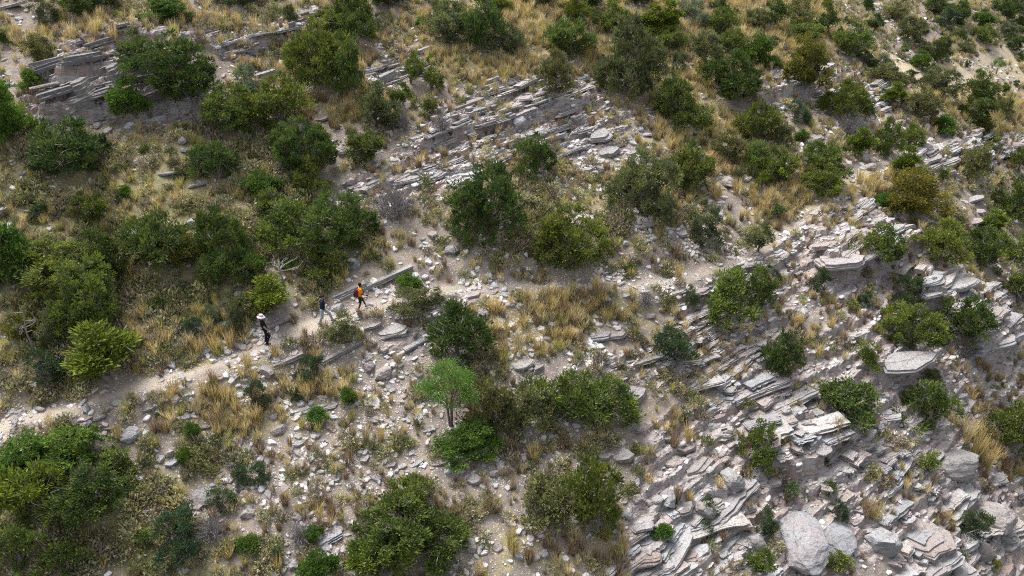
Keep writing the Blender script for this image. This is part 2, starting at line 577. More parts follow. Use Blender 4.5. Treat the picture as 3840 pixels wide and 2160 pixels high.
def ground_mat():
    m, nt = newmat('hillside_ground'); N = NT(nt)
    g = N.n('ShaderNodeNewGeometry'); pos = g.outputs['Position']
    a1 = N.n('ShaderNodeAttribute', attribute_name='Col')
    sp = N.n('ShaderNodeSeparateColor'); N.l(a1.outputs['Color'], sp.inputs[0])
    rock, herb, gold = sp.outputs[0], sp.outputs[1], sp.outputs[2]
    a2 = N.n('ShaderNodeAttribute', attribute_name='Col2')
    s2 = N.n('ShaderNodeSeparateColor'); N.l(a2.outputs['Color'], s2.inputs[0])
    path, stone, bare = s2.outputs[0], s2.outputs[1], s2.outputs[2]
    n1 = N.noise(pos, 0.45, 4.0); n2 = N.noise(pos, 2.6, 5.0, 0.65); n3 = N.noise(pos, 12.0, 4.0, 0.7)
    soil = N.mix(N.ramp(n2, 0.3, 0.7), (0.185, 0.155, 0.14), (0.315, 0.275, 0.25))
    soil = N.mix(N.math('MULTIPLY', N.ramp(n3, 0.45, 0.7), 0.5), soil, (0.15, 0.11, 0.085))
    dry = N.mix(N.ramp(n3, 0.3, 0.7), (0.16, 0.125, 0.065), (0.31, 0.255, 0.15))
    green = N.mix(N.ramp(n3, 0.3, 0.7), (0.12, 0.12, 0.06), (0.26, 0.245, 0.14))
    golden = N.mix(N.ramp(n3, 0.3, 0.7), (0.23, 0.19, 0.105), (0.37, 0.315, 0.19))
    c = N.mix(N.math('MULTIPLY', N.ramp(n2, 0.45, 0.6), 0.6), soil, dry)
    hm = N.ramp(N.math('ADD', N.math('MULTIPLY', herb, 0.75), N.math('MULTIPLY', N.math('SUBTRACT', n2, 0.5), 0.9)), 0.2, 0.6)
    c = N.mix(hm, c, N.mix(N.ramp(n1, 0.4, 0.6), green, dry))
    gm = N.ramp(N.math('ADD', N.math('MULTIPLY', gold, 0.75), N.math('MULTIPLY', N.math('SUBTRACT', n2, 0.5), 0.9)), 0.25, 0.65)
    c = N.mix(gm, c, golden)
    c = N.mix(bare, c, N.mix(n3, (0.34, 0.275, 0.175), (0.48, 0.405, 0.28)))
    # pebbles too small to pick apart
    vo = N.n('ShaderNodeTexVoronoi', feature='F1'); N.l(pos, vo.inputs['Vector']); vo.inputs['Scale'].default_value = 9.0
    vs_ = N.n('ShaderNodeSeparateColor'); N.l(vo.outputs['Color'], vs_.inputs[0])
    keep = N.math('LESS_THAN', vs_.outputs[0], N.math('ADD', N.math('MULTIPLY', stone, 0.5), 0.06))
    peb = N.math('MULTIPLY', keep, N.math('SUBTRACT', 1.0, N.ramp(vo.outputs['Distance'], 0.28, 0.42)))
    c = N.mix(peb, c, N.mix(vs_.outputs[1], (0.36, 0.335, 0.33), (0.56, 0.53, 0.52)))
    pc = N.mix(n2, (0.29, 0.24, 0.19), (0.43, 0.37, 0.295))
    c = N.mix(N.math('MULTIPLY', path, N.math('SUBTRACT', 1.0, N.math('MULTIPLY', peb, 0.8))), c, pc)
    # bed rock
    mp = N.n('ShaderNodeMapping'); N.l(pos, mp.inputs[0])
    mp.inputs['Rotation'].default_value = (0, 0, -SA); mp.inputs['Scale'].default_value = (0.35, 1.4, 2.5)
    st = N.noise(mp.outputs[0], 2.6, 5.0, 0.65)
    rk = N.mix(N.ramp(n1, 0.4, 0.62), (0.345, 0.32, 0.305), (0.33, 0.285, 0.265))
    rk = N.mix(N.math('MULTIPLY', N.ramp(st, 0.48, 0.64), 0.85), rk, (0.14, 0.115, 0.115))
    rk = N.mix(N.math('MULTIPLY', N.ramp(n3, 0.5, 0.75), 0.45), rk, (0.48, 0.455, 0.44))
    rm = N.ramp(N.math('ADD', rock, N.math('MULTIPLY', N.math('SUBTRACT', n2, 0.5), 1.1)), 0.35, 0.62)
    gap = N.ramp(N.noise(mp.outputs[0], 1.1, 4.0, 0.6), 0.50, 0.60)
    rk = N.mix(N.math('MULTIPLY', gap, 0.85), rk, N.mix(n3, (0.20, 0.145, 0.12), (0.36, 0.275, 0.235)))
    c = N.mix(rm, c, rk)
    h = N.math('ADD', N.math('ADD', N.math('MULTIPLY', n3, 0.6), N.math('MULTIPLY', n2, 0.6)),
               N.math('ADD', N.math('MULTIPLY', peb, 0.35), N.math('MULTIPLY', N.math('MULTIPLY', st, rm), 1.2)))
    N.out(c, 0.95, N.bump(h, 0.8, 0.09))
    return m


M_ground = ground_mat()
M_leaf = foliage_mat('juniper_foliage')
M_soft = foliage_mat('shrub_leaves', (1.45, 1.35, 0.9), 0.35)
M_bark = plain('grey_bark', (0.17, 0.14, 0.12), 0.9, 0.35, 9)
M_dead = plain('weathered_dead_wood', (0.24, 0.22, 0.215), 0.9, 0.3, 9)
M_grass = foliage_mat('dry_grass', (1.6, 1.45, 1.25), 0.3)
M_scat_grass = foliage_mat('grass_cover', (1.6, 1.45, 1.25), 0.3, True)
M_scat_leaf = foliage_mat('scrub_cover', (1.7, 1.6, 1.3), 0.25, True)
M_scrub = foliage_mat('dry_scrub', (1.7, 1.6, 1.3), 0.25)
M_scat_stone = attr_mat('scattered_stone', 0.9, 0.0, 0.28)
M_rock = rock_mat('pale_limestone', (0.36, 0.35, 0.345), (0.345, 0.308, 0.295), (0.125, 0.112, 0.11))

# ------------------------------------------------------------------ the hillside sheet
nx, ny = len(GX), len(GY)
ii = np.arange(ny - 1)[:, None] * nx + np.arange(nx - 1)[None]
Q = np.stack([ii, ii + 1, ii + nx + 1, ii + nx], -1).reshape(-1, 4)
one = np.ones_like(mR)
gme = mesh_np('hillside', np.stack([xf, yf, hz], 1), Q, M_ground, np.stack([mR, mH, mG, one], 1), smooth=False)
a2 = gme.attributes.new('Col2', 'FLOAT_COLOR', 'POINT')
a2.data.foreach_set('color', np.stack([mP, mS, mB, one], 1).astype(np.float32).ravel())
hill = tag(obj('hillside_terrain', gme), kind='structure')

# ------------------------------------------------------------------ footprint helpers
def T2D(c, r, x, y):
    """a point read off one of twelve enlarged tiles of the photograph"""
    return c * 644.0 + x / 3.0, r * 483.0 + y / 3.0


def ground_at(px, py):
    return hit(np.array([px], float), np.array([py], float), HF)[0]


def where(px, py):
    """words for the part of the hillside"""
    pyl = np.interp(px, [p[0] for p in PATH], [p[1] for p in PATH])
    if px > 2230 and py < 300: return 'in the flat valley at top right'
    if py < 160: return 'on the grassy top of the slope left of centre' if px < 900 else ('on the golden slope at top centre' if px < 1750 else 'among the far junipers at top right')
    if px > 1560 and py > 980: return 'on the pale bedrock at lower right' if px < 2150 else 'on the bare rock at bottom right corner'
    if px > 1900 and py > pyl: return 'on the rocky ridge right of the path'
    if abs(py - pyl) < 45: return 'beside the footpath left of the walkers' if px < 640 else ('beside the footpath near the walkers' if px < 1050 else 'beside the footpath right of the walkers')
    if py > pyl: return 'on the stony slope at lower left' if px < 700 else ('on the stony slope below the walkers' if px < 1200 else 'on the slope below the footpath bend')
    if px < 640: return 'among the scrub above the path on the left'
    if px < 1000: return 'on the stony slope above the walkers'
    if px < 1650: return 'around the layered outcrop above the path'
    return 'on the slope above the path on the right'


# ------------------------------------------------------------------ plant prototypes
def lobes_for(g, W, H, n, cone=0.0):
    L = []
    for i in range(n):
        a = g.uniform(0, 2 * np.pi); rr = math.sqrt(g.uniform(0, 1)) * 0.36 * W
        zc = g.uniform(0.10, 0.62) * H
        k = 1.0 - cone * zc / H
        r = g.uniform(0.13, 0.25) * W * k
        L.append((np.array([rr * k * math.cos(a), rr * k * math.sin(a), zc]), np.array([r, r, min(r * 0.95, (H - zc) * 0.9)])))
    L.append((np.array([g.normal(0, .04) * W, g.normal(0, .04) * W, H * 0.72]), np.array([0.20 * W * (1 - 0.6 * cone)] * 2 + [0.27 * H])))
    return L


def bush(seed, W, H, nclump, nspr, size, style, mat, stems=True, dead=0.12, cone=0.0, clump_r=0.30, up=0.6):
    g = np.random.default_rng(seed)
    lob = lobes_for(g, W, H, 11 if W > 3 else (8 if W > 2 else 5), cone)
    fol = MB(); wood = MB()
    cs = []
    tries = 0
    while len(cs) < nclump and tries < nclump * 30:
        tries += 1
        c, r = lob[g.integers(len(lob))]
        dv = g.normal(size=3); dv /= np.linalg.norm(dv)
        if dv[2] < -0.55: continue
        p = c + dv * r * (g.uniform(0.72, 1.15) + (g.uniform(.1, .5) if g.uniform() < .16 else 0))
        if p[2] < -0.14 * H: continue
        inn = sum(1 for (c2, r2) in lob if np.sum(((p - c2) / r2) ** 2) < 0.62)
        if inn: continue
        cs.append((p, dv))
    for p, dv in cs:
        n = int(nspr * g.uniform(0.5, 1.4))
        cr = clump_r * g.uniform(0.6, 1.3)
        off = g.normal(size=(n, 3)); off /= np.linalg.norm(off, axis=1)[:, None]
        off *= (g.uniform(0, 1, n) ** 0.5)[:, None] * cr
        off[:, 2] *= 0.75
        D = off / cr * 0.8 + dv * 0.5 + np.array([0, 0, up]) + g.normal(size=(n, 3)) * 0.45
        D /= np.linalg.norm(D, axis=1)[:, None]
        L = size * g.uniform(0.5, 1.7, n)
        Wd = L * (0.38 if style == 'J' else 0.6)
        ct = g.uniform(-0.34, 0.34)
        fol.sprigs(p + off, D, L, Wd, np.clip(0.5 + ct + g.normal(0, 0.2, n), 0, 1), g)
    # limbs
    nl = min(len(cs), 46 if W > 3 else (26 if W > 1.6 else 10))
    sel = g.permutation(len(cs))[:nl]
    base = np.array([0, 0, -0.25])
    r0 = 0.035 * W + 0.02
    if stems:
        top = np.array([g.normal(0, .06) * W, g.normal(0, .06) * W, H * 0.45])
        mid = (base + top) / 2 + g.normal(0, .05, 3) * W * np.array([1, 1, 0.2])
        wood.tube([base, mid, top], [r0, r0 * .75, r0 * .45], 6)
        for i in sel:
            p = cs[i][0]
            t = g.uniform(0.1, 0.9)
            s = base * (1 - t) ** 2 + mid * 2 * t * (1 - t) + top * t * t
            m1 = s + (p - s) * 0.4 + g.normal(0, .05, 3) * W * .6 - np.array([0, 0, 0.05 * H]); m2 = s + (p - s) * 0.75 + g.normal(0, .04, 3) * W * .6
            rr = r0 * g.uniform(0.16, 0.34)
            wood.tube([s, m1, m2, p], [rr, rr * .8, rr * .5, rr * .2], 4)
    dm = None
    if dead > 0:
        dmb = MB()
        nd = max(2, int(nclump * dead))
        for i in range(nd):
            p, dv = cs[g.integers(len(cs))]
            q = p - dv * clump_r
            for b in range(g.integers(2, 5)):
                d = dv + g.normal(0, .55, 3); d /= np.linalg.norm(d)
                L = g.uniform(0.3, 0.75) * min(1.0, W / 3 + .3)
                e1 = q + d * L * .5 + g.normal(0, .05, 3); e2 = e1 + (d + g.normal(0, .4, 3)) * L * .5
                dmb.tube([q, e1, e2], [.016, .012, .005], 3)
                e3 = e1 + (d + g.normal(0, .7, 3)) * L * .35
                dmb.tube([e1, e3], [.010, .004], 3)
        dm = dmb.mesh('dead_twigs', M_dead)
    fm = fol.mesh('crown', mat)
    wm = wood.mesh('trunk', M_bark) if wood.v else None
    VV = np.concatenate(fol.v)
    W = 2 * np.percentile(np.abs(VV[:, 0]), 96); H = np.percentile(VV[:, 2], 98.5)
    return dict(W=W, H=H, parts=[('crown', fm)] + ([('trunk', wm)] if wm else []) + ([('dead_twigs', dm)] if dm else []))


def dead_bush(seed, W, H, n):
    g = np.random.default_rng(seed); mb = MB()
    for i in range(n):
        a = g.uniform(0, 2 * np.pi); el = g.uniform(0.25, 1.45)
        d = np.array([math.cos(a) * math.cos(el), math.sin(a) * math.cos(el), math.sin(el)])
        L = np.array([W / 2, W / 2, H]) * g.uniform(.6, 1.0)
        p0 = np.array([g.normal(0, .06) * W, g.normal(0, .06) * W, -0.08])
        e = d * L
        m = p0 + (e - p0) * .5 + g.normal(0, .07, 3) * W * .5
        mb.tube([p0, m, e], [.022, .015, .006], 3)
        for k in range(4):
            s = m + (e - m) * g.uniform(0, .8); d2 = d + g.normal(0, .7, 3)
            mb.tube([s, s + d2 * W * .13, s + d2 * W * .2 + g.normal(0, .05, 3)], [.012, .008, .004], 3)
    return dict(W=W, H=H, parts=[('branches', mb.mesh('branches', M_dead))])


def dead_tree(seed, W, H):
    g = np.random.default_rng(seed); mb = MB()
    top = np.array([g.normal(0, .1) * W, 0, H])
    mid = np.array([g.normal(0, .12) * W, g.normal(0, .1) * W, H * .5])
    mb.tube([(0, 0, -.2), mid * .5, mid, top], [.085, .07, .055, .02], 6)

    def br(p, d, L, r, dep):
        e1 = p + d * L * .5 + g.normal(0, .08, 3) * L; e2 = e1 + (d + g.normal(0, .3, 3)) * L * .5
        mb.tube([p, e1, e2], [r, r * .75, r * .4], 4)
        if dep > 0:
            for k in range(3):
                s = p + (e2 - p) * g.uniform(.35, 1)
                dd = d + g.normal(0, .65, 3); dd /= np.linalg.norm(dd)
                br(s, dd, L * .55, r * .5, dep - 1)
    for i in range(8):
        t = g.uniform(.45, 1.0); a = g.uniform(0, 2 * np.pi)
        p = mid * (1 - t) * 2 * .5 + top * t if t > .5 else mid
        p = mid + (top - mid) * max(0, (t - .45) / .55)
        br(p, np.array([math.cos(a), math.sin(a), g.uniform(-.1, .7)]), W * .42, .028, 2)
    return dict(W=W, H=H, parts=[('trunk_and_branches', mb.mesh('trunk_and_branches', M_dead))])


def acacia(seed, W, H):
    g = np.random.default_rng(seed); fol = MB(); wood = MB()
    stems = 4
    for s in range(stems):
        a = s * 1.7 + g.uniform(0, 1)
        b = np.array([math.cos(a) * .05, math.sin(a) * .05, -.2]); m = np.array([math.cos(a) * .13 * W * .5, math.sin(a) * .13 * W * .5, H * .4])
        e = np.array([math.cos(a) * .22 * W, math.sin(a) * .22 * W, H * .68])
        wood.tube([b, m, e], [.055, .045, .03], 5)
        for k in range(9):
            aa = a + g.uniform(-1.1, 1.1); rr = W * .5 * math.sqrt(g.uniform(.05, 1))
            p = np.array([math.cos(aa) * rr, math.sin(aa) * rr, H * (.98 - .42 * (rr / (W * .5)) ** 2) - g.uniform(0, .14) * H])
            st = m + (e - m) * g.uniform(.2, 1)
            wood.tube([st, (st + p) / 2 + g.normal(0, .06, 3), p], [.02, .014, .006], 4)
            for c in range(4):
                q = p + g.normal(0, .2, 3) * np.array([1, 1, .55])
                n = 60
                off = g.normal(0, .16, (n, 3)) * np.array([1, 1, .45])
                D = off * 2 + np.array([0, 0, .25]) + g.normal(0, .5, (n, 3)); D /= np.linalg.norm(D, axis=1)[:, None]
                L = .09 * g.uniform(.7, 1.5, n)
                fol.sprigs(q + off, D, L, L * .45, np.clip(.55 + g.normal(0, .22, n), 0, 1), g)
    return dict(W=W, H=H, parts=[('crown', fol.mesh('crown', M_soft)), ('trunk', wood.mesh('trunk', M_bark))])


PROTO = {
    'JL': [bush(101 + 7 * i, 4.6, 3.4 + .3 * (i % 3), 260, 62, .165, 'J', M_leaf, dead=.12 + .06 * (i % 3)) for i in range(5)],
    'JM': [bush(151 + 7 * i, 2.7, 2.1 + .2 * (i % 4), 100 + 8 * (i % 3), 56, .15, 'J', M_leaf, dead=.14 + .07 * (i % 3)) for i in range(7)],
    'JS': [bush(121, 1.5, 1.4, 45, 46, .12, 'J', M_leaf, clump_r=.22), bush(122, 1.6, 1.2, 45, 46, .12, 'J', M_leaf, clump_r=.22), bush(123, 1.4, 1.6, 42, 46, .12, 'J', M_leaf, clump_r=.22, dead=.25)],
    'CM': [bush(131, 2.3, 3.2, 125, 58, .15, 'J', M_leaf, cone=.75, dead=.04, up=.9), bush(132, 1.9, 2.9, 95, 58, .15, 'J', M_leaf, cone=.8, dead=.05, up=.9)],
    'BL': [bush(141, 3.2, 3.0, 130, 85, .12, 'B', M_soft, dead=.03, clump_r=.33, up=.3)],
    'BM': [bush(142, 1.9, 1.6, 60, 80, .10, 'B', M_soft, dead=.03, clump_r=.27, up=.4), bush(143, 1.7, 1.3, 55, 80, .10, 'B', M_soft, dead=.02, clump_r=.25, up=.5)],
    'GM': [bush(151, 1.9, 1.6, 75, 75, .09, 'J', M_soft, dead=.1, clump_r=.24, up=.7), bush(152, 1.6, 1.5, 60, 75, .09, 'J', M_soft, dead=.16, clump_r=.22, up=.7)],
    'D': [dead_bush(161, 1.9, 1.2, 75), dead_bush(162, 2.2, 1.1, 85)],
    'T': [dead_tree(171, 2.0, 2.6), dead_tree(172, 1.6, 3.0)],
    'A': [acacia(181, 3.2, 3.6)],
}
KIND = {  # words, category, colour
    'J': ('olive juniper bush', 'juniper', (0.104, 0.138, 0.042)),
    'N': ('dark juniper bush', 'juniper', (0.068, 0.104, 0.036)),
    'E': ('grey-green twiggy juniper bush', 'juniper', (0.125, 0.14, 0.078)),
    'C': ('upright bright-tipped juniper', 'juniper', (0.11, 0.15, 0.03)),
    'B': ('bright green leafy shrub', 'shrub', (0.088, 0.155, 0.034)),
    'G': ('grey-green shrub', 'shrub', (0.115, 0.135, 0.075)),
    'K': ('dark bluish-green shrub', 'shrub', (0.066, 0.10, 0.056)),
    'S': ('pale silvery shrub', 'shrub', (0.20, 0.24, 0.18)),
    'O': ('yellow-olive bushy shrub', 'shrub', (0.14, 0.138, 0.036)),
    'Y': ('small yellow-green herb', 'herb', (0.22, 0.25, 0.04)),
    'D': ('bare grey dead bush', 'dead bush', (1, 1, 1)),
    'T': ('bare grey dead tree', 'dead tree', (1, 1, 1)),
    'A': ('flat-topped green acacia tree', 'tree', (0.125, 0.215, 0.055)),
}
NAME = {'J': 'juniper_bush', 'N': 'juniper_bush', 'E': 'juniper_bush', 'C': 'upright_juniper', 'B': 'leafy_shrub', 'G': 'grey_shrub', 'K': 'dark_shrub', 'S': 'silvery_shrub',
        'O': 'olive_shrub', 'Y': 'green_herb', 'D': 'dead_bush', 'T': 'dead_tree', 'A': 'acacia_tree'}

